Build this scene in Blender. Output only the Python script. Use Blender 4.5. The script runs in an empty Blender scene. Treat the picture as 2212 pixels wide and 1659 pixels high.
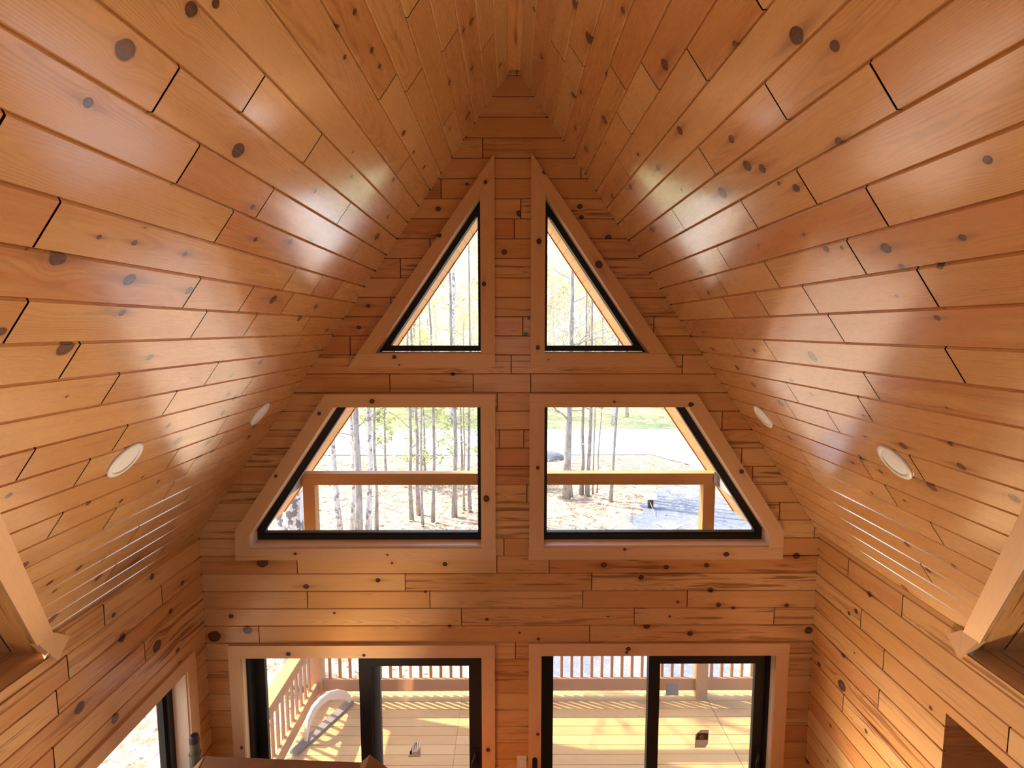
import bpy, math, random
from mathutils import Vector, Matrix

# ------------------------------------------------------------------ camera, sky, lights, exposure
scene = bpy.context.scene
COL = scene.collection
Z0 = 4.6                      # the eye stands 4.6 m above the lower floor; all heights below are given from the eye
scene.view_settings.view_transform = 'Standard'
scene.view_settings.look = 'None'
scene.view_settings.gamma = 1.0
scene.view_settings.exposure = 1.6
cam_d = bpy.data.cameras.new('camera')
cam_d.sensor_fit = 'HORIZONTAL'
cam_d.sensor_width = 36.0
cam_d.lens = 36.0 * 1180.0 / 2212.0
cam_d.clip_start = 0.02
cam_d.clip_end = 400
cam = bpy.data.objects.new('camera', cam_d)
COL.objects.link(cam)
cam.location = (0, 0, Z0)
cam.rotation_euler = (math.radians(90 - 5.783), 0, math.radians(-0.244))
scene.camera = cam
scene.cycles.adaptive_threshold = 0.05
scene.cycles.diffuse_bounces = 3
scene.cycles.glossy_bounces = 2
scene.cycles.transmission_bounces = 2

SUN_DIR = Vector((0.72, -0.35, -1.0)).normalized()
world = bpy.data.worlds.new('sky')
scene.world = world
world.use_nodes = True
wn = world.node_tree
wn.nodes.clear()
w_out = wn.nodes.new('ShaderNodeOutputWorld')
w_bg = wn.nodes.new('ShaderNodeBackground')
w_sky = wn.nodes.new('ShaderNodeTexSky')
w_sky.sky_type = 'NISHITA'
w_sky.sun_disc = False
w_sky.sun_elevation = math.asin(-SUN_DIR.z)
w_sky.sun_rotation = math.atan2(-SUN_DIR.x, -SUN_DIR.y)
w_sky.air_density = 1.0
w_sky.dust_density = 2.0
w_bg.inputs['Strength'].default_value = 0.34
wn.links.new(w_sky.outputs[0], w_bg.inputs['Color'])
wn.links.new(w_bg.outputs[0], w_out.inputs['Surface'])

def lamp(name, kind, loc, direction, energy, color, **kw):
    d = bpy.data.lights.new(name, kind)
    d.energy = energy
    d.color = color
    for k, v in kw.items():
        setattr(d, k, v)
    o = bpy.data.objects.new(name, d)
    COL.objects.link(o)
    o.location = Vector(loc) + Vector((0, 0, Z0))
    o.rotation_euler = Vector(direction).to_track_quat('-Z', 'Y').to_euler()
    return o

lamp('sun', 'SUN', (-10, 8, 14), SUN_DIR, 3.5, (1.0, 0.93, 0.80), angle=math.radians(0.6))
# unseen fill lights added to brighten the room: two low, two loft, one rear
lamp('fill_low_left', 'AREA', (-0.70, 3.15, -3.55), (-0.62, -0.25, 0.80), 19, (1.0, 0.82, 0.62), shape='DISK', size=0.5, spread=math.radians(130))
lamp('fill_low_right', 'AREA', (1.72, 3.2, -3.72), (0.20, -0.55, 0.80), 14, (1.0, 0.82, 0.62), shape='DISK', size=0.5, spread=math.radians(130))
lamp('fill_loft_left', 'AREA', (-1.7, -0.2, -1.3), (0.75, 0.25, 0.75), 1.6, (1.0, 0.84, 0.66), shape='DISK', size=0.8, spread=math.radians(100))
lamp('fill_loft_right', 'AREA', (1.7, -0.2, -1.3), (-0.75, 0.25, 0.75), 1.6, (1.0, 0.84, 0.66), shape='DISK', size=0.8, spread=math.radians(100))
lamp('fill_rear', 'AREA', (0, -2.10, -0.55), (0, 1, 0.0), 0.8, (1.0, 0.90, 0.78), shape='RECTANGLE', size=1.9, size_y=1.5)

# ------------------------------------------------------------------ node helpers and materials
class NT:
    def __init__(self, name):
        self.m = bpy.data.materials.new(name)
        self.m.use_nodes = True
        self.t = self.m.node_tree
        self.t.nodes.clear()
        self.out = self.t.nodes.new('ShaderNodeOutputMaterial')
    def n(self, kind, **props):
        o = self.t.nodes.new('ShaderNode' + kind)
        for k, v in props.items():
            setattr(o, k, v)
        return o
    def put(self, sock, v):
        if isinstance(v, bpy.types.NodeSocket):
            self.t.links.new(v, sock)
        elif v is not None:
            sock.default_value = v
    def math(self, op, a, b=None, c=None, clamp=False):
        o = self.n('Math', operation=op)
        o.use_clamp = clamp
        self.put(o.inputs[0], a)
        if b is not None: self.put(o.inputs[1], b)
        if c is not None: self.put(o.inputs[2], c)
        return o.outputs[0]
    def maprange(self, v, a, b, c=0.0, d=1.0, smooth=True):
        o = self.n('MapRange', interpolation_type='SMOOTHSTEP' if smooth else 'LINEAR')
        self.put(o.inputs['Value'], v)
        for k, x in zip(('From Min', 'From Max', 'To Min', 'To Max'), (a, b, c, d)):
            self.put(o.inputs[k], x)
        return o.outputs['Result']
    def mix(self, f, a, b, mode='MIX'):
        o = self.n('Mix', data_type='RGBA', blend_type=mode)
        self.put(o.inputs[0], f)
        for s, v in ((o.inputs[6], a), (o.inputs[7], b)):
            if isinstance(v, tuple) and len(v) == 3: v = v + (1.0,)
            self.put(s, v)
        return o.outputs[2]
    def xyz(self, x, y, z=0.0):
        o = self.n('CombineXYZ')
        for s, v in zip(o.inputs, (x, y, z)): self.put(s, v)
        return o.outputs[0]
    def sep(self, v):
        o = self.n('SeparateXYZ')
        self.put(o.inputs[0], v)
        return o.outputs
    def noise(self, vec, scale=1.0, detail=2.0, rough=0.5, dist=0.0):
        o = self.n('TexNoise')
        self.put(o.inputs['Vector'], vec)
        o.inputs['Scale'].default_value = scale
        o.inputs['Detail'].default_value = detail
        o.inputs['Roughness'].default_value = rough
        o.inputs['Distortion'].default_value = dist
        return o.outputs[0]
    def attr(self, name):
        return self.n('Attribute', attribute_name=name).outputs['Vector']
    def obj(self):
        return self.n('TexCoord').outputs['Object']
    def principled(self, color, rough=0.5, spec=0.5, metal=0.0, bump=None, bump_s=0.1, bump_d=0.01, coat=0.0, coat_r=0.1):
        p = self.n('BsdfPrincipled')
        if isinstance(color, tuple) and len(color) == 3: color = color + (1.0,)
        self.put(p.inputs['Base Color'], color)
        self.put(p.inputs['Roughness'], rough)
        self.put(p.inputs['Metallic'], metal)
        self.put(p.inputs['Specular IOR Level'], spec)
        p.inputs['Coat Weight'].default_value = coat
        p.inputs['Coat Roughness'].default_value = coat_r
        if bump is not None:
            b = self.n('Bump')
            b.inputs['Strength'].default_value = bump_s
            b.inputs['Distance'].default_value = bump_d
            self.put(b.inputs['Height'], bump)
            self.t.links.new(b.outputs[0], p.inputs['Normal'])
        self.t.links.new(p.outputs[0], self.out.inputs['Surface'])
        return p

def plain(name, color, rough=0.5, spec=0.5, metal=0.0, var=0.0, vscale=8.0):
    t = NT(name)
    if var:
        f = t.noise(t.obj(), vscale, 4.0)
        lo = tuple(max(0, c * (1 - var)) for c in color)
        hi = tuple(min(1, c * (1 + var)) for c in color)
        t.principled(t.mix(f, lo, hi), rough, spec, metal)
    else:
        t.principled(color, rough, spec, metal)
    return t.m

def wood(name, light, mid, red, streakc, knotc, streak=0.5, knots=4, rough=0.34, spec=0.5, ring=0.26, coat=0.0, st_lo=0.58):
    """knotty pine: growth rings of a flat-sawn board, knots bending the grain, brown streaks, tone per board"""
    t = NT(name)
    uv = t.n('UVMap', uv_map='UVMap').outputs[0]
    su = t.sep(uv)
    u, v = su[0], su[1]
    pr = t.sep(t.attr('pr'))
    r1, r2, r3 = pr[0], pr[1], pr[2]
    seed = t.math('MULTIPLY', r3, 41.0)
    wob = t.noise(t.xyz(t.math('MULTIPLY', u, 14.0), t.math('MULTIPLY', v, 40.0), seed), 1.0, 2.0)
    gv = v
    core = None; halo = None; flare = None; eye = None
    for i in range(knots):
        k = t.sep(t.attr('k%d' % i))
        du = t.math('SUBTRACT', u, k[0]); dv = t.math('SUBTRACT', v, k[1])
        r2k = t.math('MULTIPLY', k[2], k[2])
        du2 = t.math('MULTIPLY', du, du); dv2 = t.math('MULTIPLY', dv, dv)
        rho = t.math('MULTIPLY_ADD', du2, 0.78, dv2)
        m = t.math('DIVIDE', rho, t.math('ADD', r2k, 1e-9))
        m = t.math('MULTIPLY', m, t.math('MULTIPLY_ADD', wob, 0.9, 0.58))
        c = t.maprange(m, 0.75, 1.12, 1.0, 0.0)
        h = t.math('DIVIDE', 1.0, t.math('MULTIPLY_ADD', m, 0.42, 1.0))
        e1 = t.math('DIVIDE', du2, t.math('MULTIPLY_ADD', r2k, 22.0, 1e-9))
        e2 = t.math('DIVIDE', dv2, t.math('MULTIPLY_ADD', r2k, 0.45, 1e-9))
        f = t.math('EXPONENT', t.math('MULTIPLY', t.math('ADD', e1, e2), -1.0))
        w = t.math('DIVIDE', t.math('MULTIPLY', dv, t.math('MULTIPLY', r2k, -1.9)), t.math('ADD', rho, t.math('MULTIPLY_ADD', r2k, 0.5, 1e-9)))
        gv = t.math('ADD', gv, w)
        core = c if core is None else t.math('MAXIMUM', core, c)
        halo = h if halo is None else t.math('MAXIMUM', halo, h)
        flare = f if flare is None else t.math('MAXIMUM', flare, f)
        ee = t.maprange(m, 0.0, 0.9, 1.0, 0.0)
        eye = ee if eye is None else t.math('MAXIMUM', eye, ee)
    # growth rings
    lown = t.noise(t.xyz(t.math('MULTIPLY', u, 1.3), t.math('MULTIPLY', v, 4.0), seed), 1.0, 2.0)
    c0 = t.math('MULTIPLY_ADD', r1, 0.16, -0.08)
    a = t.math('SUBTRACT', gv, c0)
    tilt = t.math('MULTIPLY', t.math('SUBTRACT', r3, 0.5), 0.075)
    hh = t.math('ADD', t.math('MULTIPLY_ADD', r2, 0.06, 0.01), t.math('ADD', t.math('MULTIPLY', u, tilt), t.math('MULTIPLY_ADD', lown, 0.07, -0.035)))
    R = t.math('SQRT', t.math('ADD', t.math('MULTIPLY', a, a), t.math('MULTIPLY', hh, hh)))
    R = t.math('MULTIPLY_ADD', wob, 0.0022, R)
    s = t.math('SINE', t.math('MULTIPLY', R, 980.0))
    rings = t.maprange(s, -0.2, 1.0, 0.0, 1.0)
    ringn = t.noise(t.xyz(t.math('MULTIPLY', u, 2.0), t.math('MULTIPLY', v, 9.0), t.math('ADD', seed, 7.0)), 1.0, 2.0)
    rings = t.math('MULTIPLY', rings, t.maprange(ringn, 0.35, 0.65, 0.25, 1.0))
    fib = t.noise(t.xyz(t.math('MULTIPLY', u, 9.0), t.math('MULTIPLY', gv, 260.0), seed), 1.0, 3.0, 0.6)
    broad = t.noise(t.xyz(t.math('MULTIPLY', u, 1.1), t.math('MULTIPLY', gv, 17.0), t.math('ADD', seed, 3.0)), 1.0, 2.0)
    col = t.mix(t.maprange(t.math('ADD', t.math('MULTIPLY', r1, 0.75), t.math('MULTIPLY', broad, 0.5)), 0.2, 1.0), light, mid)
    isred = t.maprange(t.math('ADD', r2, t.math('MULTIPLY_ADD', broad, 0.6, -0.3)), 0.72, 0.98)
    col = t.mix(t.math('MULTIPLY', isred, 0.75), col, red)
    col = t.mix(t.math('MULTIPLY', rings, ring), col, tuple(c * 0.45 for c in mid))
    col = t.mix(t.maprange(fib, 0.3, 0.75, 0.0, 0.16), col, tuple(c * 0.55 for c in mid))
    # brown streaks along the grain
    st = t.noise(t.xyz(t.math('MULTIPLY', u, 1.7), t.math('MULTIPLY', gv, 34.0), t.math('ADD', seed, 11.0)), 1.0, 3.0, 0.55, 0.4)
    stm = t.math('MULTIPLY', t.maprange(st, st_lo, st_lo + 0.12), t.maprange(r3, 0.30, 0.9, 0.05, 1.0))
    col = t.mix(t.math('MULTIPLY', stm, streak), col, streakc)
    if core is not None:
        col = t.mix(t.math('MULTIPLY', t.math('MULTIPLY', halo, halo), 0.45), col, tuple(c * 0.6 for c in red))
        col = t.mix(t.math('MULTIPLY', flare, t.maprange(r2, 0.2, 0.9, 0.15, 0.8)), col, streakc)
        kc = t.mix(t.math('MULTIPLY', eye, t.maprange(wob, 0.3, 0.7)), knotc, tuple(c * 2.6 for c in knotc))
        col = t.mix(core, col, kc)
    ht = t.math('ADD', t.math('MULTIPLY', fib, 0.5), t.math('MULTIPLY', wob, 0.6))
    rr = t.math('MULTIPLY_ADD', fib, 0.10, rough - 0.05)
    p = t.principled(col, rr, spec, bump=ht, bump_s=0.05, bump_d=0.004, coat=coat, coat_r=0.16)
    p.inputs['Coat IOR'].default_value = 2.1
    return t.m

PINE = dict(light=(0.74, 0.405, 0.155), mid=(0.645, 0.305, 0.095), red=(0.58, 0.215, 0.065), streakc=(0.27, 0.10, 0.03), knotc=(0.060, 0.022, 0.012))
M_CEIL = wood('knotty_pine_ceiling', streak=0.35, ring=0.34, coat=1.0, rough=0.28, **PINE)
M_WALL = wood('knotty_pine_wall', streak=0.95, ring=0.34, coat=0.12, spec=0.35, st_lo=0.53, **PINE)
M_TRIM = wood('pine_trim', spec=0.35, streak=0.25, knots=2, ring=0.15, light=(0.77, 0.455, 0.22), mid=(0.70, 0.385, 0.17), red=(0.64, 0.31, 0.12), streakc=(0.36, 0.16, 0.06), knotc=(0.060, 0.022, 0.012))
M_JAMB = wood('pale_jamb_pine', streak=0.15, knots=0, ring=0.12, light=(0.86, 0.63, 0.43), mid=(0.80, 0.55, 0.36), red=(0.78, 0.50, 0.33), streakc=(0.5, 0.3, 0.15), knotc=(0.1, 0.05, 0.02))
M_DECK = wood('deck_cedar', streak=0.3, knots=0, rough=0.6, spec=0.25, light=(0.57, 0.335, 0.125), mid=(0.50, 0.27, 0.09), red=(0.47, 0.23, 0.085), streakc=(0.38, 0.19, 0.07), knotc=(0.1, 0.05, 0.02))
M_RAIL = wood('railing_cedar', streak=0.25, knots=0, rough=0.6, spec=0.25, light=(0.50, 0.235, 0.085), mid=(0.44, 0.19, 0.065), red=(0.41, 0.16, 0.052), streakc=(0.36, 0.17, 0.07), knotc=(0.1, 0.05, 0.02))
M_SOFFIT = wood('soffit_pine', streak=0.15, knots=0, rough=0.55, spec=0.25, light=(0.82, 0.46, 0.18), mid=(0.76, 0.40, 0.14), red=(0.72, 0.35, 0.12), streakc=(0.45, 0.24, 0.1), knotc=(0.1, 0.05, 0.02))
M_FLOOR = wood('floor_oak', streak=0.2, knots=0, rough=0.4, light=(0.55, 0.36, 0.20), mid=(0.48, 0.30, 0.15), red=(0.45, 0.25, 0.12), streakc=(0.3, 0.15, 0.06), knotc=(0.1, 0.05, 0.02))
M_GAP = plain('dark_gap_wood', (0.24, 0.075, 0.02), 0.9, 0.1)  # dark wood backing seen in the joints between boards
M_BLACK = plain('black_aluminium', (0.014, 0.012, 0.011), 0.5, 0.3)
M_GREYMETAL = plain('grey_flashing_metal', (0.42, 0.41, 0.41), 0.55, 0.4, 0.3, 0.12, 3.0)
M_WHITE = plain('white_plastic', (0.80, 0.77, 0.72), 0.45)
M_LENS = plain('frosted_lens', (0.86, 0.82, 0.76), 0.5)
M_CARD = plain('brown_cardboard', (0.30, 0.135, 0.055), 0.85, 0.15, 0, 0.22, 14.0)
M_ROOF = plain('dark_roofing', (0.06, 0.055, 0.05), 0.9)
M_TUBE = plain('olive_brown_tube', (0.13, 0.10, 0.05), 0.6, 0.4, 0, 0.45, 22.0)
M_TUBECAP = plain('dark_cap', (0.035, 0.012, 0.010), 0.6)
M_PALE = plain('pale_curved_band', (0.80, 0.72, 0.66), 0.6, 0.3, 0, 0.06, 5.0)
M_BAR = plain('dark_straight_bar', (0.20, 0.155, 0.13), 0.75, 0.2, 0, 0.25, 9.0)
def m_sticker(name, c, tl=0.75):
    t = NT(name)
    d = t.n('BsdfDiffuse'); d.inputs[0].default_value = c + (1,)
    l = t.n('BsdfTranslucent'); l.inputs[0].default_value = c + (1,)
    mx = t.n('MixShader'); mx.inputs[0].default_value = tl
    t.t.links.new(d.outputs[0], mx.inputs[1]); t.t.links.new(l.outputs[0], mx.inputs[2])
    t.t.links.new(mx.outputs[0], t.out.inputs['Surface'])
    return t.m
M_STICK_GREY = m_sticker('grey_sticker', (0.50, 0.48, 0.47))
M_STICK_TAN = m_sticker('tan_sticker', (0.58, 0.46, 0.35))
M_STICK_DARK = m_sticker('brown_sticker_band', (0.47, 0.33, 0.24), 0.7)
M_PAPER = m_sticker('torn_white_paper', (0.9, 0.86, 0.83), 0.5)
M_ROCK = plain('grey_rock', (0.16, 0.16, 0.17), 0.9, 0.2, 0, 0.3, 3.0)
M_ASPHALT = plain('pale_road', (0.80, 0.79, 0.76), 0.9, 0.2, 0, 0.04, 0.8)

def m_glass(name, haze=0.0):
    t = NT(name)
    tr = t.n('BsdfTransparent'); tr.inputs[0].default_value = (0.97, 0.98, 0.97, 1)
    gl = t.n('BsdfGlossy'); gl.inputs['Roughness'].default_value = 0.02
    fr = t.n('Fresnel'); fr.inputs[0].default_value = 1.5
    gb = t.n('NewGeometry').outputs['Backfacing']
    ff = t.math('MULTIPLY', fr.outputs[0], t.math('SUBTRACT', 1.0, gb))
    mx = t.n('MixShader')
    t.t.links.new(ff, mx.inputs[0]); t.t.links.new(tr.outputs[0], mx.inputs[1]); t.t.links.new(gl.outputs[0], mx.inputs[2])
    res = mx.outputs[0]
    if haze:
        df = t.n('BsdfTranslucent'); df.inputs[0].default_value = (0.9, 0.88, 0.86, 1)
        m2 = t.n('MixShader'); m2.inputs[0].default_value = haze
        t.t.links.new(res, m2.inputs[1]); t.t.links.new(df.outputs[0], m2.inputs[2]); res = m2.outputs[0]
    t.t.links.new(res, t.out.inputs['Surface'])
    return t.m
M_GLASS = m_glass('window_glass')
M_GLASS_DOOR = m_glass('hazy_door_glass', 0.03)  # even whitish veil mixed into the door panes

def m_ground(name, cols, scale, rough=0.95):
    t = NT(name)
    o = t.obj()
    a = t.noise(o, scale, 6.0, 0.7)
    b = t.noise(o, scale * 0.13, 3.0, 0.6)
    c = t.noise(o, scale * 4.5, 4.0, 0.7)
    col = t.mix(t.maprange(a, 0.38, 0.62), cols[0], cols[1])
    col = t.mix(t.maprange(b, 0.45, 0.65, 0.0, 0.7), col, cols[2])
    col = t.mix(t.maprange(c, 0.52, 0.68, 0.0, 0.7), col, tuple(x * 0.55 for x in cols[1]))
    t.principled(col, rough, 0.1, bump=c, bump_s=0.6, bump_d=0.05)
    return t.m
M_LITTER = m_ground('leaf_litter_ground', ((0.58, 0.42, 0.28), (0.22, 0.145, 0.10), (0.30, 0.25, 0.19)), 3.0)
M_GRAVEL = m_ground('blue_grey_gravel', ((0.20, 0.205, 0.235), (0.155, 0.16, 0.185), (0.27, 0.255, 0.24)), 6.0)
M_GRASS = m_ground('spring_grass', ((0.58, 0.56, 0.30), (0.40, 0.40, 0.20), (0.62, 0.57, 0.34)), 1.2)
M_HILL = m_ground('far_wooded_slope', ((0.44, 0.42, 0.24), (0.36, 0.32, 0.22), (0.48, 0.48, 0.26)), 0.6)

def m_bark(name, a, b, spots):
    t = NT(name)
    o = t.obj()
    n1 = t.noise(t.n('Mapping').outputs[0], 1.0)
    mp = t.n('Mapping'); t.put(mp.inputs['Vector'], o); mp.inputs['Scale'].default_value = (14, 14, 3.2)
    n1 = t.noise(mp.outputs[0], 1.0, 4.0, 0.6)
    n2 = t.noise(o, 5.5, 3.0, 0.6)
    col = t.mix(t.maprange(n1, 0.38, 0.62), a, b)
    col = t.mix(t.maprange(n2, 0.54, 0.60, 0.0, spots), col, tuple(x * 0.32 for x in b))
    t.principled(col, 0.9, 0.1, bump=n1, bump_s=0.5, bump_d=0.02)
    return t.m
M_BARK = m_bark('grey_bark', (0.40, 0.34, 0.29), (0.27, 0.22, 0.185), 0.3)
M_BIRCH = m_bark('pale_mottled_bark', (0.66, 0.60, 0.55), (0.46, 0.40, 0.36), 0.75)
M_FARBARK = m_bark('hazy_far_bark', (0.56, 0.52, 0.48), (0.42, 0.38, 0.35), 0.3)  # bark colour paled to stand in for distance haze
M_LICHEN = m_bark('white_lichen_bark', (0.78, 0.70, 0.64), (0.58, 0.50, 0.45), 0.95)

def m_leaf(name, a, b):
    t = NT(name)
    inf = t.n('Attribute', attribute_name='pr').outputs['Vector']
    f = t.sep(inf)[0]
    col = t.mix(f, a, b)
    d = t.n('BsdfDiffuse'); t.put(d.inputs[0], col)
    tl = t.n('BsdfTranslucent'); t.put(tl.inputs[0], col)
    mx = t.n('MixShader'); mx.inputs[0].default_value = 0.45
    t.t.links.new(d.outputs[0], mx.inputs[1]); t.t.links.new(tl.outputs[0], mx.inputs[2])
    t.t.links.new(mx.outputs[0], t.out.inputs['Surface'])
    return t.m
M_LEAF = m_leaf('young_spring_leaves', (0.66, 0.66, 0.30), (0.86, 0.80, 0.48))
M_PINE_LEAF = m_leaf('evergreen_sprays', (0.34, 0.40, 0.17), (0.60, 0.60, 0.28))
M_BUD = m_leaf('reddish_buds', (0.62, 0.46, 0.38), (0.70, 0.62, 0.42))
M_DRY = m_leaf('dry_leaves', (0.72, 0.52, 0.30), (0.86, 0.74, 0.52))

# ------------------------------------------------------------------ mesh builder
class MB:
    def __init__(self):
        self.v = []; self.f = []; self.uv = []; self.mi = []; self.pr = []; self.kn = []
    def face(self, pts, uvs=None, mi=0, pr=(0.5, 0.5, 0.5), kn=()):
        i = len(self.v)
        self.v += [tuple(p) for p in pts]
        self.f.append(tuple(range(i, i + len(pts))))
        self.uv.append(uvs or [(0, 0)] * len(pts))
        self.mi.append(mi); self.pr.append(pr); self.kn.append(kn)
    def grain_face(self, pts, g, mi=0, pr=(0.5, 0.5, 0.5), kn=(), org=(0, 0, 0)):
        P = [Vector(p) for p in pts]
        n = Vector((0, 0, 0))
        for a in range(len(P)):
            n += P[a].cross(P[(a + 1) % len(P)])
        if n.length < 1e-12: return
        n.normalize()
        g = Vector(g).normalized(); o = Vector(org)
        w = n.cross(g)
        if w.length < 0.3: w = n.orthogonal()
        w.normalize()
        self.face(P, [((p - o).dot(g), (p - o).dot(w)) for p in P], mi, pr, kn)
    def prism(self, poly, ext, g, mi=0, pr=None, kn=(), org=None):
        """poly: list of 3-D points (front face); ext: extrusion vector; g: grain direction"""
        P = [Vector(p) for p in poly]; E = Vector(ext)
        if pr is None: pr = (random.random(), random.random() * 0.8, random.random())
        if org is None: org = sum(P, Vector()) / len(P)
        n = Vector((0, 0, 0))
        for a in range(len(P)): n += P[a].cross(P[(a + 1) % len(P)])
        if n.dot(E) > 0: P.reverse()
        Q = [p + E for p in P]
        self.grain_face(P, g, mi, pr, kn, org)
        self.grain_face(list(reversed(Q)), g, mi, pr, (), org)
        for a in range(len(P)):
            b = (a + 1) % len(P)
            self.grain_face([P[b], P[a], Q[a], Q[b]], g, mi, pr, (), org)
    def box(self, x0, x1, y0, y1, z0, z1, g=None, mi=0, pr=None):
        d = (abs(x1 - x0), abs(y1 - y0), abs(z1 - z0))
        if g is None:
            k = d.index(max(d)); g = [(1, 0, 0), (0, 1, 0), (0, 0, 1)][k]
        self.prism([(x0, y0, z0), (x1, y0, z0), (x1, y0, z1), (x0, y0, z1)], (0, y1 - y0, 0), g, mi, pr)
    def tube(self, pts, rad, seg=8, mi=0, cap=True, pr=(0.5, 0.5, 0.5)):
        P = [Vector(p) for p in pts]
        rings = []
        ref = None
        for i, p in enumerate(P):
            d = (P[min(i + 1, len(P) - 1)] - P[max(i - 1, 0)]).normalized()
            if ref is None: ref = d.orthogonal().normalized()
            ref = (ref - d * ref.dot(d))
            if ref.length < 1e-6: ref = d.orthogonal()
            ref.normalize()
            b = d.cross(ref)
            r = rad[i] if isinstance(rad, (list, tuple)) else rad
            base = len(self.v)
            for k in range(seg):
                an = 2 * math.pi * k / seg
                self.v.append(tuple(p + ref * (r * math.cos(an)) + b * (r * math.sin(an))))
            rings.append(base)
        for i in range(len(rings) - 1):
            for k in range(seg):
                k2 = (k + 1) % seg
                self.f.append((rings[i] + k, rings[i] + k2, rings[i + 1] + k2, rings[i + 1] + k))
                self.uv.append([(0, 0)] * 4); self.mi.append(mi); self.pr.append(pr); self.kn.append(())
        if cap:
            for base, rev in ((rings[0], True), (rings[-1], False)):
                fc = tuple(range(base, base + seg))
                self.f.append(tuple(reversed(fc)) if rev else fc)
                self.uv.append([(0, 0)] * seg); self.mi.append(mi); self.pr.append(pr); self.kn.append(())
    def ring(self, prof, seg=48, mi=0):
        """surface of revolution about local z; prof = [(r, z)]"""
        base = len(self.v)
        for r, z in prof:
            for k in range(seg):
                an = 2 * math.pi * k / seg
                self.v.append((r * math.cos(an), r * math.sin(an), z))
        for i in range(len(prof) - 1):
            for k in range(seg):
                k2 = (k + 1) % seg
                self.f.append((base + i * seg + k, base + i * seg + k2, base + (i + 1) * seg + k2, base + (i + 1) * seg + k))
                self.uv.append([(0, 0)] * 4); self.mi.append(mi); self.pr.append((0.5,) * 3); self.kn.append(())
    def build(self, name, mats, parent=None, lift=True, smooth=False, loc=None):
        me = bpy.data.meshes.new(name)
        dz = Z0 if lift else 0.0
        L = Vector(loc) if loc is not None else Vector((0, 0, 0))
        me.from_pydata([(x - L.x, y - L.y, z - L.z + (0 if loc is not None else dz)) for x, y, z in self.v], [], self.f)
        if not isinstance(mats, (list, tuple)): mats = [mats]
        for m in mats: me.materials.append(m)
        ul = me.uv_layers.new(name='UVMap')
        flat = [c for fu in self.uv for p in fu for c in p]
        ul.data.foreach_set('uv', flat)
        me.polygons.foreach_set('material_index', self.mi)
        if smooth: me.polygons.foreach_set('use_smooth', [True] * len(self.f))
        at = me.attributes.new('pr', 'FLOAT_VECTOR', 'FACE')
        at.data.foreach_set('vector', [c for p in self.pr for c in p])
        if any(self.kn):
            for i in range(4):
                at = me.attributes.new('k%d' % i, 'FLOAT_VECTOR', 'FACE')
                at.data.foreach_set('vector', [c for k in self.kn for c in (k[i] if i < len(k) else (1000.0, 1000.0, 0.0001))])
        else:
            for i in range(2):
                at = me.attributes.new('k%d' % i, 'FLOAT_VECTOR', 'FACE')
                at.data.foreach_set('vector', [1000.0, 1000.0, 0.0001] * len(self.f))
        me.update()
        o = bpy.data.objects.new(name, me)
        COL.objects.link(o)
        if loc is not None: o.location = L + Vector((0, 0, dz))
        if parent is not None:
            o.parent = parent
            o.matrix_parent_inverse = parent_matrix(parent).inverted()
        return o

def parent_matrix(p):
    m = Matrix.LocRotScale(p.location, p.rotation_euler, p.scale)
    if p.parent is not None: m = parent_matrix(p.parent) @ p.matrix_parent_inverse @ m
    return m
def empty(name, loc):
    o = bpy.data.objects.new(name, None)
    COL.objects.link(o)
    o.location = Vector(loc) + Vector((0, 0, Z0))
    o.empty_display_size = 0.1
    return o
def tag(o, label=None, cat=None, group=None, kind=None):
    if label: o['label'] = label
    if cat: o['category'] = cat
    if group: o['group'] = group
    if kind: o['kind'] = kind
    return o
def copy_tree(o, parent=None):
    c = o.copy(); COL.objects.link(c)
    if parent is not None: c.parent = parent
    for ch in [x for x in bpy.data.objects if x.parent == o]:
        copy_tree(ch, c)
    return c

# ------------------------------------------------------------------ 2-D clipping for the boarding
def clip(poly, p, n, keep_pos=True):
    """keep the part of poly where (q-p).n >= 0 (or <= 0)"""
    out = []
    sg = 1.0 if keep_pos else -1.0
    for i in range(len(poly)):
        a = poly[i]; b = poly[(i + 1) % len(poly)]
        da = sg * ((a[0] - p[0]) * n[0] + (a[1] - p[1]) * n[1])
        db = sg * ((b[0] - p[0]) * n[0] + (b[1] - p[1]) * n[1])
        if da >= 0: out.append(a)
        if (da > 0 and db < 0) or (da < 0 and db > 0):
            t = da / (da - db)
            out.append((a[0] + (b[0] - a[0]) * t, a[1] + (b[1] - a[1]) * t))
    return out
def area2(p):
    return sum(p[i][0] * p[(i + 1) % len(p)][1] - p[(i + 1) % len(p)][0] * p[i][1] for i in range(len(p)))
def inside(poly, conv):
    c = conv if area2(conv) > 0 else conv[::-1]
    for i in range(len(c)):
        a = c[i]; b = c[(i + 1) % len(c)]
        poly = clip(poly, a, (-(b[1] - a[1]), b[0] - a[0]))
        if len(poly) < 3: return []
    return poly
def subtract(polys, conv):
    c = conv if area2(conv) > 0 else conv[::-1]
    res = []
    for poly in polys:
        for i in range(len(c)):
            a = c[i]; b = c[(i + 1) % len(c)]
            n = (-(b[1] - a[1]), b[0] - a[0])
            o = clip(poly, a, n, False)
            if len(o) >= 3 and abs(area2(o)) > 1e-7: res.append(o)
            poly = clip(poly, a, n)
            if len(poly) < 3: break
    return res

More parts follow.
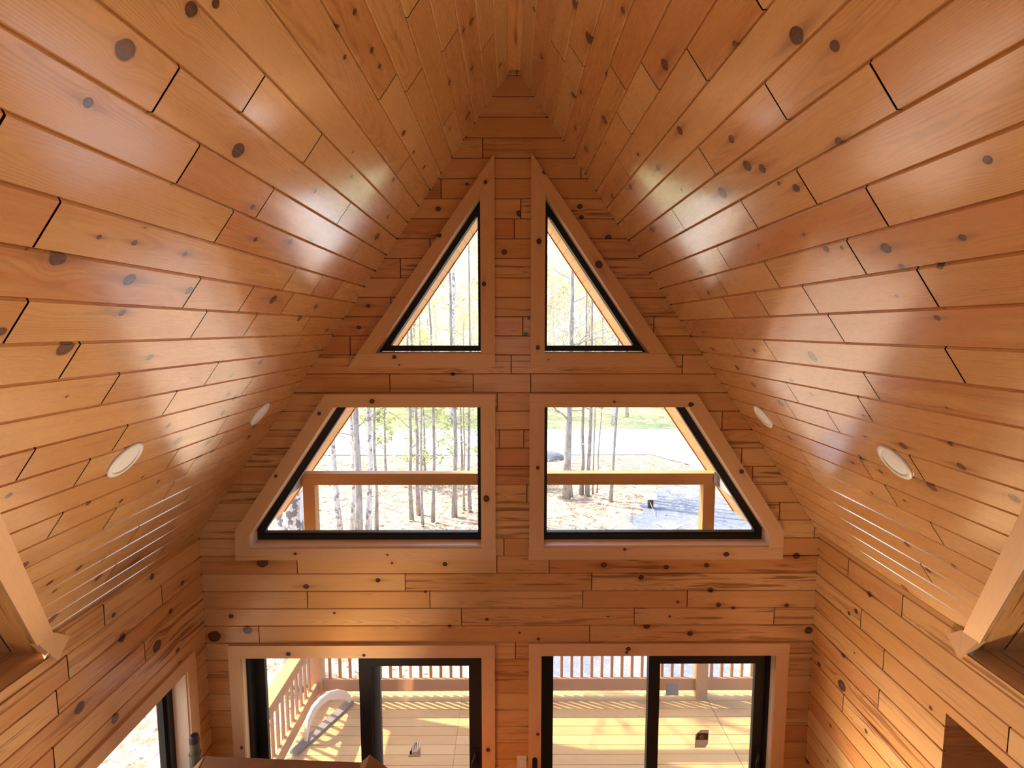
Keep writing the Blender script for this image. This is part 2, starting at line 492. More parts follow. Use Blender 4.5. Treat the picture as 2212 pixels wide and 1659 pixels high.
def boarding(mb, fn, rows, a_range, region, holes, joints, knots, seed, mi=0, gap_mi=1, groove=0.006, depth=0.010, gap=0.0032, extra_from=None, rand_len=(0.7, 2.1), rknots=0.0):
    """boards running along 'a', stacked along 'b'; fn(a, b, d) -> 3-D point d metres behind the face"""
    rnd = random.Random(seed)
    jd = {}
    for r, a in joints: jd.setdefault(r, []).append(a)
    for r, b0, b1 in rows:
        js = []
        for a in sorted(jd.get(r, [])):
            if not js or a - js[-1] > 0.06: js.append(a)
        lo = a_range[0]
        first = js[0] if js else (extra_from if extra_from is not None else a_range[1] + 9)
        if extra_from is not None:
            x = min(first, extra_from + 0.6) - rnd.uniform(*rand_len)
            while x > lo + 0.2:
                js.append(x); x -= rnd.uniform(*rand_len)
        elif not js and rand_len:
            x = lo + rnd.uniform(*rand_len)
            while x < a_range[1] - 0.2:
                js.append(x); x += rnd.uniform(*rand_len)
        js = [lo - 0.01] + sorted(js) + [a_range[1] + 0.01]
        bc = 0.5 * (b0 + b1)
        for a0, a1 in zip(js[:-1], js[1:]):
            pr = (rnd.random(), rnd.random(), rnd.random())
            ks = [(a - a0, b - bc, rr) for a, b, rr in knots if a0 < a < a1 and b0 - 0.004 < b < b1 + 0.004]
            if rknots and not ks:
                x = a0 + rnd.uniform(0.1, 0.7)
                while x < a1:
                    if rnd.random() < rknots: ks.append((x - a0, rnd.uniform(-0.05, 0.05), rnd.choice((0.006, 0.009, 0.012, 0.017))))
                    x += rnd.uniform(0.3, 0.9)
            ks = sorted(ks, key=lambda k: -k[2])[:4]
            for c0, c1, d0, d1 in ((b0, b0 + groove, depth, 0.0), (b0 + groove, b1 - groove, 0.0, 0.0), (b1 - groove, b1, 0.0, depth)):
                poly = inside([(a0 + gap, c0), (a1 - gap, c0), (a1 - gap, c1), (a0 + gap, c1)], region)
                if len(poly) < 3: continue
                polys = [poly]
                for h in holes: polys = subtract(polys, h)
                for p in polys:
                    mb.face([fn(a, b, d0 + (d1 - d0) * (b - c0) / (c1 - c0)) for a, b in p],
                            [(a - a0, b - bc) for a, b in p], mi, pr, ks)
    bmin = min(r[1] for r in rows); bmax = max(r[2] for r in rows)
    polys = [inside([(a_range[0], bmin), (a_range[1], bmin), (a_range[1], bmax), (a_range[0], bmax)], region)]
    for h in holes: polys = subtract(polys, h)
    for p in polys:
        if len(p) >= 3: mb.face([fn(a, b, 0.014) for a, b in p], None, gap_mi)

# ------------------------------------------------------------------ the shell's measures (from the eye)
D = 4.0; WX = 2.345; KZ = -1.543
SL, SR, XA, ZA = 1.4164, -1.4524, 0.03, 1.821
KL = math.hypot(1, 1 / SL); KR = math.hypot(1, 1 / abs(SR))
FZ = -4.6; YB = -2.2
GZ = -6.2
LEDGE = -1.665
def valley_z(y): return 1.09 - 1.03 * y
YV = (1.09 - LEDGE) / 1.03           # valley foot
YC = 0.95                            # dormer ridge
J_L = [(1,3.254),(3,2.776),(4,2.277),(4,3.426),(5,2.673),(6,2.475),(7,3.21),(8,3.56),(9,1.712),(9,2.207),(10,1.411),(10,2.857),(11,1.63),(11,2.124),(11,3.362),(12,1.098),(12,1.971),(13,1.316),(13,2.731),(13,3.118),(13,3.489),(14,2.029),(14,2.443),(14,2.89),(15,1.391),(15,2.205),(15,2.641),(15,3.341),(16,1.649),(16,3.427),(17,1.917),(17,2.572),(18,2.371),(18,3.081),(19,1.738),(19,2.167),(20,2.064),(20,3.093),(21,2.747),(21,3.221),(22,2.109),(22,3.033),(23,2.504),(23,2.953),(23,3.468),(24,3.264),(25,2.879),(27,2.906),(28,3.452)]
K_L = [(1.253,1.494,.0257),(1.348,1.329,.0189),(1.242,1.634,.013),(1.8,1.541,.0273),(1.481,1.934,.0083),(1.613,1.927,.0105),(1.616,1.875,.0042),(1.859,1.927,.0098),(2.433,1.507,.0096),(2.216,1.798,.0127),(2.502,1.755,.0183),(2.696,1.705,.0171),(1.898,1.028,.0095),(1.399,2.015,.0235),(1.682,2.048,.0226),(2.002,2.061,.0184),(1.365,2.238,.0147),(1.74,2.168,.0132),(1.6,2.299,.0267),(2.025,2.357,.0138),(2.705,2.056,.0256),(3.313,2.068,.019),(3.183,2.155,.0239),(1.728,2.491,.0061),(3.043,2.452,.0226),(2.793,2.521,.0125),(2.901,2.654,.0159),(2.484,2.773,.0148),(3.013,2.697,.0197),(2.676,2.906,.0262),(3.201,3.113,.0156),(3.666,3.13,.0191),(2.242,3.123,.013),(2.501,3.213,.0131),(2.751,3.187,.0125),(3.049,3.016,.0232),(3.07,3.121,.0235),(2.989,2.794,.0167),(1.936,.945,.0113),(2.175,.952,.0127),(2.038,1.061,.0093),(2.302,.952,.0111),(2.869,.38,.0205),(2.847,.443,.0127),(3.274,.422,.0189),(3.745,.526,.0313),(2.936,1.001,.0191),(3.239,1.003,.0127),(3.571,.99,.0166),(2.68,1.351,.0108),(3.517,1.375,.0164),(3.559,1.514,.0299),(3.098,.614,.0146),(3.135,3.932,.0429),(2.79,3.841,.0217),(2.518,3.622,.0165),(2.345,3.611,.0149),(2.07,3.367,.0215),(2.581,3.98,.0326),(2.711,3.669,.0138),(2.432,3.709,.0118)]
J_R = [(2,3.109),(3,2.913),(5,2.628),(6,2.351),(6,2.866),(7,1.58),(7,2.005),(7,3.233),(9,1.737),(9,2.322),(10,1.36),(10,2.946),(11,1.831),(11,2.259),(11,3.375),(12,1.594),(12,2.719),(13,1.8),(13,2.373),(13,2.93),(13,3.346),(14,1.588),(14,2.205),(14,2.623),(14,3.023),(15,2.153),(16,1.661),(16,2.853),(16,3.262),(17,2.157),(18,2.306),(18,2.91),(19,2.66),(19,3.074),(20,2.196),(20,3.33),(21,2.628),(22,2.552),(22,3.317),(23,2.357),(23,3.401),(26,2.695)]
K_R = [(1.519,1.279,.0248),(1.426,1.366,.0157),(1.762,1.16,.0113),(1.624,1.211,.0045),(1.998,1.241,.0138),(2.042,1.277,.0072),(2.092,1.238,.0045),(2.002,1.284,.0042),(2.096,1.186,.0074),(2.075,1.487,.0224),(1.999,1.526,.0183),(1.591,1.576,.0139),(1.22,1.77,.0111),(2.358,1.522,.0273),(1.885,1.641,.0162),(1.958,1.6,.0082),(1.654,1.922,.019),(1.386,1.937,.0104),(1.923,1.879,.0136),(1.841,1.887,.0089),(1.995,1.804,.0072),(2.336,1.788,.0073),(1.619,2.172,.0107),(1.727,2.088,.007),(2.468,2.364,.0285),(3.168,1.96,.0145),(1.637,1.99,.0108),(1.504,2.005,.0118),(3.052,2.358,.014),(3.389,2.633,.0198),(2.705,2.607,.0118),(2.825,2.533,.0151),(3.156,2.736,.0269),(2.351,2.669,.0077),(2.196,2.791,.0176),(1.903,2.706,.0099),(1.918,2.81,.0173),(1.81,2.531,.0052),(2.448,2.805,.0072),(2.731,3.039,.011),(2.506,3.021,.0129),(2.612,2.975,.016),(2.175,2.992,.0245),(2.73,3.231,.0099),(2.457,3.174,.0084),(3.358,3.037,.0165),(3.786,3.028,.0197),(3.478,2.511,.0205),(3.085,1.832,.0167),(1.751,2.888,.0191),(3.713,2.378,.015),(2.599,.463,.0238),(2.249,.72,.0139),(2.664,.595,.0317),(3.066,.175,.0138),(3.391,.279,.0163),(3.285,.593,.022),(3.149,.639,.0118),(3.073,.849,.0258),(3.6,.678,.0164),(3.648,.814,.0261),(2.196,.992,.0239),(2.385,1.206,.0197),(2.806,1.247,.0177),(3.314,1.201,.0196),(3.405,1.479,.0206),(2.705,1.405,.0096),(2.724,.754,.0106),(3.732,1.145,.0196),(2.707,3.552,.0181),(2.656,3.693,.0178),(2.875,3.817,.01),(2.388,3.517,.0132),(3.078,4.063,.0251)]
J_G = [(2,-.189),(6,.033),(10,-.86),(12,-1.164),(13,.011),(13,1.268),(14,-.881),(14,-.268),(14,.155),(15,-.092),(16,1.576),(17,-.078),(17,.105),(19,1.821),(22,2.311),(23,-.044),(24,-1.616),(24,-.098),(24,.3),(25,-.798),(25,.626),(26,-1.549),(26,-.612),(26,.559),(26,1.362),(27,-.372),(27,.958),(27,2.037),(28,-1.931),(28,.617),(29,.044)]
K_G = [(-.511,.661,.015),(.07,.819,.0234),(-.039,.549,.0194),(.5,.867,.0191),(.513,.795,.0149),(.709,.651,.0214),(-.303,1.02,.0127),(-.509,.849,.017),(-1.025,.164,.0153),(-1.098,.009,.0153),(.118,-.037,.0132),(.14,.073,.0088),(-.419,-.33,.0156),(-1.879,-1.766,.0401),(-1.006,-1.91,.0173),(-1.555,-1.958,.0208),(-1.347,-2.171,.0105),(-2.137,-2.195,.0175),(-.175,-2.225,.0117),(-.493,-1.783,.0172),(-2.277,-2.359,.045),(-2.017,-2.309,.0327),(-.463,-2.278,.0117),(-.896,-1.774,.0092),(-.645,-2.004,.0093),(.716,-1.792,.023),(1.193,-1.81,.0185),(1.502,-1.796,.0185),(2.184,-1.723,.0253),(2.051,-1.796,.0162),(1.004,-1.89,.0208),(1.539,-1.995,.0186),(1.291,-2.087,.0117),(1.604,-2.11,.0187),(1.719,-2.135,.0117),(2.13,-2.117,.0164),(.757,-2.204,.007),(1.232,-2.205,.0094),(1.056,-2.281,.0235),(1.393,-2.341,.02),(2.31,-2.32,.0283),(.075,-2.334,.0082),(.22,-2.385,.0118)]
J_A = [(23,3.018),(24,2.743),(24,3.53),(25,2.66),(26,3.329),(27,2.612)]
K_A = [(2.795,-2.057,.0315),(3.039,-2.305,.0283),(3.144,-1.86,.0272),(3.447,-2.099,.0391),(3.445,-1.616,.0197),(3.761,-1.813,.0175),(3.608,-1.944,.0166),(3.09,-1.686,.015),(3.657,-2.264,.022),(3.671,-2.374,.0197)]
J_B = [(23,3.103),(23,3.626),(25,2.379),(25,3.463),(26,3.226),(28,3.244),(30,3.588)]
K_B = [(3.395,-1.721,.0195),(3.516,-1.903,.0161),(3.588,-1.957,.0142),(3.682,-1.993,.0098),(3.62,-2.284,.017),(3.614,-2.508,.0391),(3.338,-2.636,.0154),(3.713,-2.887,.0129),(3.978,-3.393,.0202),(3.72,-3.173,.0104),(3.896,-2.532,.019)]
PW = 0.139
slope_rows = [(-1, 0.0, 0.056)] + [(k, 0.056 + PW * k, 0.056 + PW * (k + 1)) for k in range(0, 30)]
wall_rows = [(k, 1.616 - PW * (k + 1), 1.616 - PW * k) for k in range(-2, 45)]
def slope_fn(side):
    s = SL if side < 0 else SR
    K = KL if side < 0 else KR
    nrm = Vector((s, 0, -1)).normalized()          # into the room
    def fn(a, b, d):
        z = ZA - b / K
        x = XA + (z - ZA) / s
        return Vector((x, a, z)) - nrm * d
    return fn

# ------------------------------------------------------------------ ceiling (the two roof slopes) and walls
mb = MB()
for side, J, Kn, K in ((-1, J_L, K_L, KL), (1, J_R, K_R, KR)):
    smax = (ZA - KZ) * K
    region = [(YB, 0), (D, 0), (D, smax), (YB, smax)]
    yk = (1.09 - KZ) / 1.03
    cut = [(yk, (ZA - KZ) * K + 0.001), (YC, (ZA - valley_z(YC)) * K), (2 * YC - yk, (ZA - KZ) * K + 0.001)]
    boarding(mb, slope_fn(side), slope_rows, (YB, D), region, [cut], J, Kn, 5 if side < 0 else 8, extra_from=1.0, rknots=0.25)
tag(mb.build('ceiling', [M_CEIL, M_GAP]), kind='structure')

O1 = [(-0.980, -0.175), (-0.210, -0.175), (-0.210, 0.945)]
O2 = [(0.255, -0.175), (1.020, -0.175), (0.255, 0.945)]
O3 = [(-1.297, -0.575), (-0.215, -0.575), (-0.215, -1.634), (-1.960, -1.634), (-1.960, -1.550)]
O4 = [(0.257, -0.575), (1.320, -0.575), (1.965, -1.547), (1.965, -1.634), (0.257, -1.634)]
OD1 = [(-2.075, FZ - 0.1), (-0.219, FZ - 0.1), (-0.219, -2.528), (-2.075, -2.528)]
OD2 = [(0.245, FZ - 0.1), (2.060, FZ - 0.1), (2.060, -2.514), (0.245, -2.514)]
HOLES = [O1, O2, O3, O4, OD1, OD2]
gable = [(-WX, FZ), (WX, FZ), (WX, KZ), (XA, ZA), (-WX, KZ)]
mb = MB()
boarding(mb, lambda a, b, d: Vector((a, D + d, b)), wall_rows, (-WX, WX), gable, HOLES, J_G, K_G, 21, rand_len=(0.6, 2.0))
# outer skin of the gable
for p in (lambda L: L)([gable]):
    polys = [[(x * 1.05, z) for x, z in p]]
    for h in HOLES: polys = subtract(polys, h)
    for q in polys: mb.face([(x, D + 0.20, z) for x, z in q][::-1], None, 2)
tag(mb.build('wall_front', [M_WALL, M_GAP, M_ROOF]), kind='structure')

YW0, YW1, ZW0, ZW1 = 2.25, 3.72, -3.335, -2.47      # side window
mb = MB()
regA = [(YB, FZ), (D, FZ), (D, KZ), (YV, KZ), (YV, LEDGE), (YB, LEDGE)]
def side_wall(mb, x, sgn, J, Kn, hole, seed):
    for reg in ([(YV, FZ), (D, FZ), (D, KZ), (YV, KZ)], [(YB, FZ), (YV, FZ), (YV, LEDGE), (YB, LEDGE)]):
        rows = [r for r in wall_rows if r[1] < KZ]
        boarding(mb, lambda a, b, d: Vector((x + sgn * d, a, b)), rows, (YB, D), reg, hole, J, Kn, seed, extra_from=2.2, rknots=0.2)
side_wall(mb, -WX, -1, J_A, K_A, [[(YW0, ZW0), (YW1, ZW0), (YW1, ZW1), (YW0, ZW1)]], 31)
mb.box(-WX - 0.25, -WX - 0.012, D - 0.02, D + 0.2, FZ, KZ + 0.1, (0, 0, 1), 1)  # unseen block behind the corner, added to stop light leaking in
tag(mb.build('wall_left', [M_WALL, M_GAP]), kind='structure')
mb = MB()
AY, AZ = 2.734, -2.055                               # alcove opening under the right dormer
side_wall(mb, WX, 1, J_B, K_B, [[(YB + 0.3, FZ), (AY, FZ), (AY, AZ), (YB + 0.3, AZ)]], 41)
# alcove lining: far wall, ceiling, outer wall
boarding(mb, lambda a, b, d: Vector((a, AY + d, b)), [r for r in wall_rows if r[1] < AZ], (WX, 3.5), [(WX, FZ), (3.5, FZ), (3.5, AZ), (WX, AZ)], [], [(33, 2.72)], [], 43)
mb.face([(WX, YB, AZ), (3.5, YB, AZ), (3.5, AY, AZ), (WX, AY, AZ)], None, 1)
mb.face([(3.5, YB, FZ), (3.5, AY, FZ), (3.5, AY, AZ), (3.5, YB, AZ)], None, 1)
mb.face([(WX, YB + 0.3, FZ), (3.5, YB + 0.3, FZ), (3.5, YB + 0.3, AZ), (WX, YB + 0.3, AZ)], None, 1)
mb.box(WX + 0.012, WX + 0.25, D - 0.02, D + 0.2, FZ, KZ + 0.1, (0, 0, 1), 1)  # matching light block added outside the right corner
tag(mb.build('wall_right', [M_WALL, M_GAP]), kind='structure')
# rear gable with its window opening
mb = MB()
OB = [(-0.95, -1.3), (0.95, -1.3), (0.95, 0.2), (-0.95, 0.2)]
boarding(mb, lambda a, b, d: Vector((-a, YB - d, b)), wall_rows, (-WX, WX), [(-WX, FZ), (WX, FZ), (WX, KZ), (-XA, ZA), (-WX, KZ)], [OB], [], [], 51, rknots=0.2)
tag(mb.build('wall_back', [M_WALL, M_GAP]), kind='structure')

# floors
mb = MB()
rnd = random.Random(3)
x = -WX
while x < 3.5:
    mb.prism([(x, YB, FZ), (min(x + 0.127, 3.5), YB, FZ), (min(x + 0.127, 3.5), D + 0.25, FZ), (x, D + 0.25, FZ)], (0, 0, -0.02), (0, 1, 0), 0, (rnd.random(), rnd.random() * 0.7, rnd.random()))
    x += 0.129
tag(mb.build('floor', M_FLOOR), kind='structure')
mb = MB()
x = -WX
while x < WX - 0.02:
    mb.prism([(x, YB, -1.9), (min(x + 0.127, WX), YB, -1.9), (min(x + 0.127, WX), 0.55, -1.9), (x, 0.55, -1.9)], (0, 0, -0.25), (0, 1, 0), 0, (rnd.random(), rnd.random() * 0.7, rnd.random()))
    x += 0.129
tag(mb.build('floor_loft', M_FLOOR), kind='structure')

# ridge board
mb = MB()
mb.box(-0.012, 0.076, YB, D - 0.075, 1.758, 1.80, (0, 1, 0), 0, (0.75, 0.95, 0.95))
tag(mb.build('trim_1', M_WALL), kind='structure')

# dormers: sloping lining, sill ledge, outer wall with a window
XD = 3.45
def dormer(name, sg):
    mb = MB()
    s = SL if sg < 0 else SR
    def xs(z): return XA + (z - ZA) / s
    for far in (1, -1):
        def Y(z):                      # plane of the dormer lining
            y = (1.09 - z) / 1.03
            return y if far > 0 else 2 * YC - y
        zt = valley_z(YC)
        # boards lie parallel to the valley
        rows = 9; z_lo = LEDGE
        foot = xs(z_lo); top = xs(zt)
        dx = top - foot
        off = -0.012; k = 0
        rr = random.Random(60 + far)
        while off < 2.6:
            w = 0.15
            def P(o, t):
                z = z_lo + (zt - z_lo) * t
                return Vector((foot + sg * o + dx * t, Y(z), z))
            t0 = 0.0
            q = [P(off + 0.003, -0.035), P(off + w - 0.003, -0.035), P(off + w - 0.003, 1), P(off + 0.003, 1)]
            q2 = [Vector((sg * min(sg * p.x, XD), p.y, p.z)) for p in q]
            gdir = (q[3] - q[0])
            nrm = gdir.cross(Vector((1, 0, 0))).normalized()
            if nrm.z > 0: nrm = -nrm
            mb.grain_face(q2, gdir, 0, (rr.uniform(0.6, 1.0), rr.uniform(0.3, 1.0), rr.random()), [(rr.uniform(-0.4, 0.4), rr.uniform(-0.05, 0.05), 0.009)], q[0] + (q[1] - q[0]) * 0.5)
            off += w; k += 1
        a, b = P(0, -0.035), P(0, 1)
        back = Vector((0, 0.012 * far, 0.012))
        mb.face([a + back, Vector((sg * XD, a.y, a.z)) + back, Vector((sg * XD, b.y, b.z)) + back, b + back], None, 1)
    # ledge
    y0, y1 = 2 * YC - YV, YV
    x = WX + 0.012
    while x < XD - 0.01:
        w = 0.193 if x < WX + 0.05 else 0.15
        xe = min(x + w, XD)
        mb.prism([(sg * x, y0 - 0.1, LEDGE), (sg * (xe - 0.004), y0 - 0.1, LEDGE), (sg * (xe - 0.004), y1 + 0.1, LEDGE), (sg * x, y1 + 0.1, LEDGE)], (0, 0, -0.03), (0, 1, 0), 0)
        x = xe
    # outer wall around the window
    zt = valley_z(YC)
    polys = [[(y0, LEDGE), (y1, LEDGE), (YC, zt)]]
    hole = [(YC - 0.65, -1.45), (YC + 0.65, -1.45), (YC + 0.65, -0.40), (YC - 0.65, -0.40)]
    for p in subtract(polys, hole):
        mb.grain_face([(sg * XD, y, z) for y, z in p], (0, 1, 0), 0, (0.5, 0.4, 0.4))
    o = mb.build(name, [M_WALL, M_GAP])
    tag(o, kind='structure')
dormer('wall_dormer_left', -1)
dormer('wall_dormer_right', 1)

# valley trim boards: follow the edge where the roof slope meets each dormer
def valley_trim(name, sg):
    mb = MB()
    s = SL if sg < 0 else SR
    def xs(z): return XA + (z - ZA) / s
    nrm = Vector((s, 0, -1)).normalized()
    def line(off, z): return Vector((xs(z), (1.09 + off - z) / 1.03, z))
    zt = valley_z(YC) - 0.02
    outer_lo = line(0.0, KZ - 0.0); outer_hi = line(0.0, zt)
    inner_lo = line(0.105, KZ); inner_hi = line(0.105, zt)
    lift = nrm * 0.02
    g = outer_hi - outer_lo
    mb.prism([outer_lo + lift, inner_lo + lift, inner_hi + lift, outer_hi + lift], -nrm * 0.05, g, 0, (0.25, 0.2, 0.5))
    # lower end piece on the wall below the knee
    w = sg * (WX - 0.02)
    a = Vector((w, outer_lo.y, KZ)); b = Vector((w, inner_lo.y, KZ))
    lo = Vector((w, YV - 0.01, LEDGE - 0.035))
    lo2 = Vector((w, YV + 0.075, LEDGE - 0.035))
    mb.prism([a, b, Vector((w, lo2.y, KZ - 0.075)), lo], (sg * 0.04, 0, 0), (0, 0, 1), 0, (0.25, 0.2, 0.5))
    tag(mb.build(name, M_TRIM), kind='structure')
valley_trim('trim_2', -1)
valley_trim('trim_3', 1)
# small horizontal ledge line at the foot of each dormer (board edge above the wall)

# ------------------------------------------------------------------ windows
def offset_poly(poly, d):
    """inset a convex polygon by d on every edge"""
    c = poly if area2(poly) > 0 else poly[::-1]
    n = len(c); res = []
    L = []
    for i in range(n):
        a = Vector(c[i]); b = Vector(c[(i + 1) % n])
        e = (b - a).normalized(); nn = Vector((-e.y, e.x))
        L.append((a + nn * d, e))
    for i in range(n):
        p, e = L[i - 1]; q, f = L[i]
        den = e.x * f.y - e.y * f.x
        t = ((q.x - p.x) * f.y - (q.y - p.y) * f.x) / den
        res.append((p.x + e.x * t, p.y + e.y * t))
    return res
def ring_prism(mb, outer, inner, y0, y1, mi=0, grain=False):
    n = len(outer)
    for i in range(n):
        j = (i + 1) % n
        a, b, c, d = outer[i], outer[j], inner[j], inner[i]
        g = Vector((b[0] - a[0], 0, b[1] - a[1]))
        mb.prism([(a[0], y0, a[1]), (b[0], y0, b[1]), (c[0], y0, c[1]), (d[0], y0, d[1])], (0, y1 - y0, 0), g, mi)
def P3(poly, y): return [(x, y, z) for x, z in poly]

def fixed_window(name, op, fo, boards, stepped):
    root = empty(name, (sum(p[0] for p in op) / len(op), D, sum(p[1] for p in op) / len(op)))
    tag(root, kind='structure')
    op = op if area2(op) > 0 else op[::-1]
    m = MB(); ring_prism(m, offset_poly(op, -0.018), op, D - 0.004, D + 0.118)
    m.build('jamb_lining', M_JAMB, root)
    m = MB(); fo = fo if area2(fo) > 0 else fo[::-1]
    ring_prism(m, fo, offset_poly(fo, 0.040), D + 0.115, D + 0.205)
    if stepped:
        ring_prism(m, offset_poly(fo, 0.034), offset_poly(fo, 0.052), D + 0.128, D + 0.18)
    m.build('frame', M_BLACK, root)
    m = MB(); gp = offset_poly(fo, 0.036)
    m.prism(P3(gp, D + 0.150), (0, 0.006, 0), (1, 0, 0))
    m.build('pane', M_GLASS, root)
    for poly, g, pr, kn in boards:
        m = MB()
        org = Vector((sum(p[0] for p in poly) / len(poly), D - 0.02, sum(p[1] for p in poly) / len(poly)))
        gv = Vector((g[0], 0, g[1])).normalized()
        ks = []
        wv = Vector((0, -1, 0)).cross(gv)
        for kx, kz, kr in kn:
            q = Vector((kx, D - 0.02, kz)) - org
            ks.append((q.dot(gv), q.dot(wv), kr))
        m.prism(P3(poly, D - 0.02), (0, 0.02, 0), gv, 0, pr, ks, org)
        m.build('casing_board', M_TRIM, root)
    return root
def mirror(p, c=0.023): return [(2 * c - x, z) for x, z in p]
h, vv = (1, 0), (0, 1)
sl1 = (0.766, 1.12)
fixed_window('window_1', O1, [(-0.975, -0.168), (-0.195, -0.168), (-0.195, 0.967)], [
    ([(-1.11, -0.181), (-0.107, -0.181), (-0.107, -0.280), (-1.178, -0.280)], h, (0.2, 0.2, 0.3), [(-.84, -.205, .014), (-.805, -.262, .006)]),
    ([(-0.210, -0.180), (-0.107, -0.180), (-0.107, 1.088), (-0.210, 0.945)], vv, (0.6, 0.5, 0.8), [(-.185, .32, .016)]),
    ([(-1.109, -0.180), (-0.980, -0.180), (-0.210, 0.945), (-0.107, 1.090), (-0.107, 1.228)], sl1, (0.7, 0.4, 0.8), [(-.17, 1.03, .014), (-.50, .66, .014)])], False)
fixed_window('window_2', O2, [(0.240, -0.168), (1.015, -0.168), (0.240, 0.967)], [
    ([(0.152, -0.181), (1.15, -0.181), (1.225, -0.280), (0.152, -0.280)], h, (0.35, 0.3, 0.3), [(.283, -.225, .005)]),
    ([(0.152, -0.180), (0.255, -0.180), (0.255, 0.945), (0.152, 1.090)], vv, (0.3, 0.3, 0.4), [(.21, .62, .019), (.205, -.137, .016)]),
    ([(1.152, -0.180), (1.020, -0.180), (0.255, 0.945), (0.152, 1.090), (0.152, 1.232)], (-0.766, 1.12), (0.5, 0.5, 0.2), [(.245, 1.10, .016), (.64, .457, .027), (1.055, -.135, .027)])], False)
fixed_window('window_3', O3, [(-1.277, -0.545), (-0.195, -0.545), (-0.195, -1.634), (-1.960, -1.634), (-1.960, -1.550)], [
    ([(-1.355, -0.479), (-0.107, -0.479), (-0.107, -0.575), (-1.420, -0.575)], h, (0.2, 0.25, 0.3), [(-1.01, -.53, .018)]),
    ([(-0.215, -0.575), (-0.107, -0.575), (-0.107, -1.65), (-0.215, -1.65)], vv, (0.3, 0.3, 0.9), [(-.175, -1.265, .024)]),
    ([(-1.420, -0.575), (-1.297, -0.575), (-1.960, -1.550), (-1.960, -1.65), (-2.07, -1.65), (-2.07, -1.522)], (0.663, 0.975), (0.3, 0.2, 0.5), [(-1.40, -.62, .013), (-1.74, -1.09, .012), (-1.69, -1.12, .017)]),
    ([(-2.07, -1.65), (-0.105, -1.65), (-0.105, -1.741), (-2.072, -1.741)], h, (0.45, 0.3, 0.8), [(-1.62, -1.69, .012), (-.925, -1.70, .008), (-.44, -1.69, .009)])], True)
fixed_window('window_4', O4, [(0.237, -0.545), (1.300, -0.545), (1.965, -1.547), (1.965, -1.634), (0.237, -1.634)], [
    ([(0.147, -0.479), (1.377, -0.479), (1.443, -0.575), (0.147, -0.575)], h, (0.35, 0.3, 0.6), [(.77, -.535, .009), (1.335, -.555, .018)]),
    ([(0.147, -0.575), (0.257, -0.575), (0.257, -1.645), (0.147, -1.645)], vv, (0.55, 0.4, 0.8), [(.21, -1.03, .014)]),
    ([(1.443, -0.575), (1.320, -0.575), (1.965, -1.547), (1.965, -1.645), (2.07, -1.645), (2.068, -1.517)], (-0.645, 0.972), (0.4, 0.35, 0.3), [(1.73, -1.06, .018)]),
    ([(0.143, -1.645), (2.07, -1.645), (2.072, -1.741), (0.143, -1.741)], h, (0.6, 0.4, 0.9), [(.87, -1.66, .012), (1.64, -1.70, .02)])], True)

# side window in the left wall
root = empty('window_5', (-WX, 0.5 * (YW0 + YW1), 0.5 * (ZW0 + ZW1)))
tag(root, kind='structure')
m = MB()
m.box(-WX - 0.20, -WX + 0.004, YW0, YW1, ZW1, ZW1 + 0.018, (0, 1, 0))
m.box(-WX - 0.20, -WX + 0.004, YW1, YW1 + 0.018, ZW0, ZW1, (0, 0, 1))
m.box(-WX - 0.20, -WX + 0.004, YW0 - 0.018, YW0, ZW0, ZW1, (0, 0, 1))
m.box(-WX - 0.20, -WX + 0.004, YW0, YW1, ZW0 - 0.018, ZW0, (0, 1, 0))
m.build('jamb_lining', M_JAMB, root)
for a in ((YW0 - 0.1, YW1 + 0.11, ZW1 + 0.008, ZW1 + 0.105, (0, 1, 0)), (YW1 + 0.008, YW1 + 0.11, ZW0 - 0.1, ZW1 + 0.008, (0, 0, 1)), (YW0 - 0.1, YW0 - 0.008, ZW0 - 0.1, ZW1 + 0.008, (0, 0, 1)), (YW0 - 0.008, YW1 + 0.008, ZW0 - 0.1, ZW0 - 0.008, (0, 1, 0))):
    m = MB(); m.box(-WX, -WX + 0.02, a[0], a[1], a[2], a[3], a[4], 0, (0.2, 0.2, 0.3)); m.build('casing_board', M_TRIM, root)
m = MB()
for w, x0, x1 in ((0.045, -WX - 0.19, -WX - 0.10), (0.075, -WX - 0.17, -WX - 0.125)):
    m.box(x0, x1, YW0, YW1, ZW1 - w, ZW1); m.box(x0, x1, YW0, YW1, ZW0, ZW0 + w)
    m.box(x0, x1, YW1 - w, YW1, ZW0, ZW1); m.box(x0, x1, YW0, YW0 + w, ZW0, ZW1)
m.build('frame', M_BLACK, root)
m = MB(); m.box(-WX - 0.150, -WX - 0.144, YW0 + 0.06, YW1 - 0.06, ZW0 + 0.06, ZW1 - 0.06); m.build('pane', M_GLASS, root)
m = MB(); m.box(-WX - 0.20, -WX - 0.19, YW0, YW1, ZW0 - 0.02, ZW0 + 0.03); m.build('sunlit_sill_strip', M_WHITE, root)  # white strip put in for the sunlit bottom of the frame

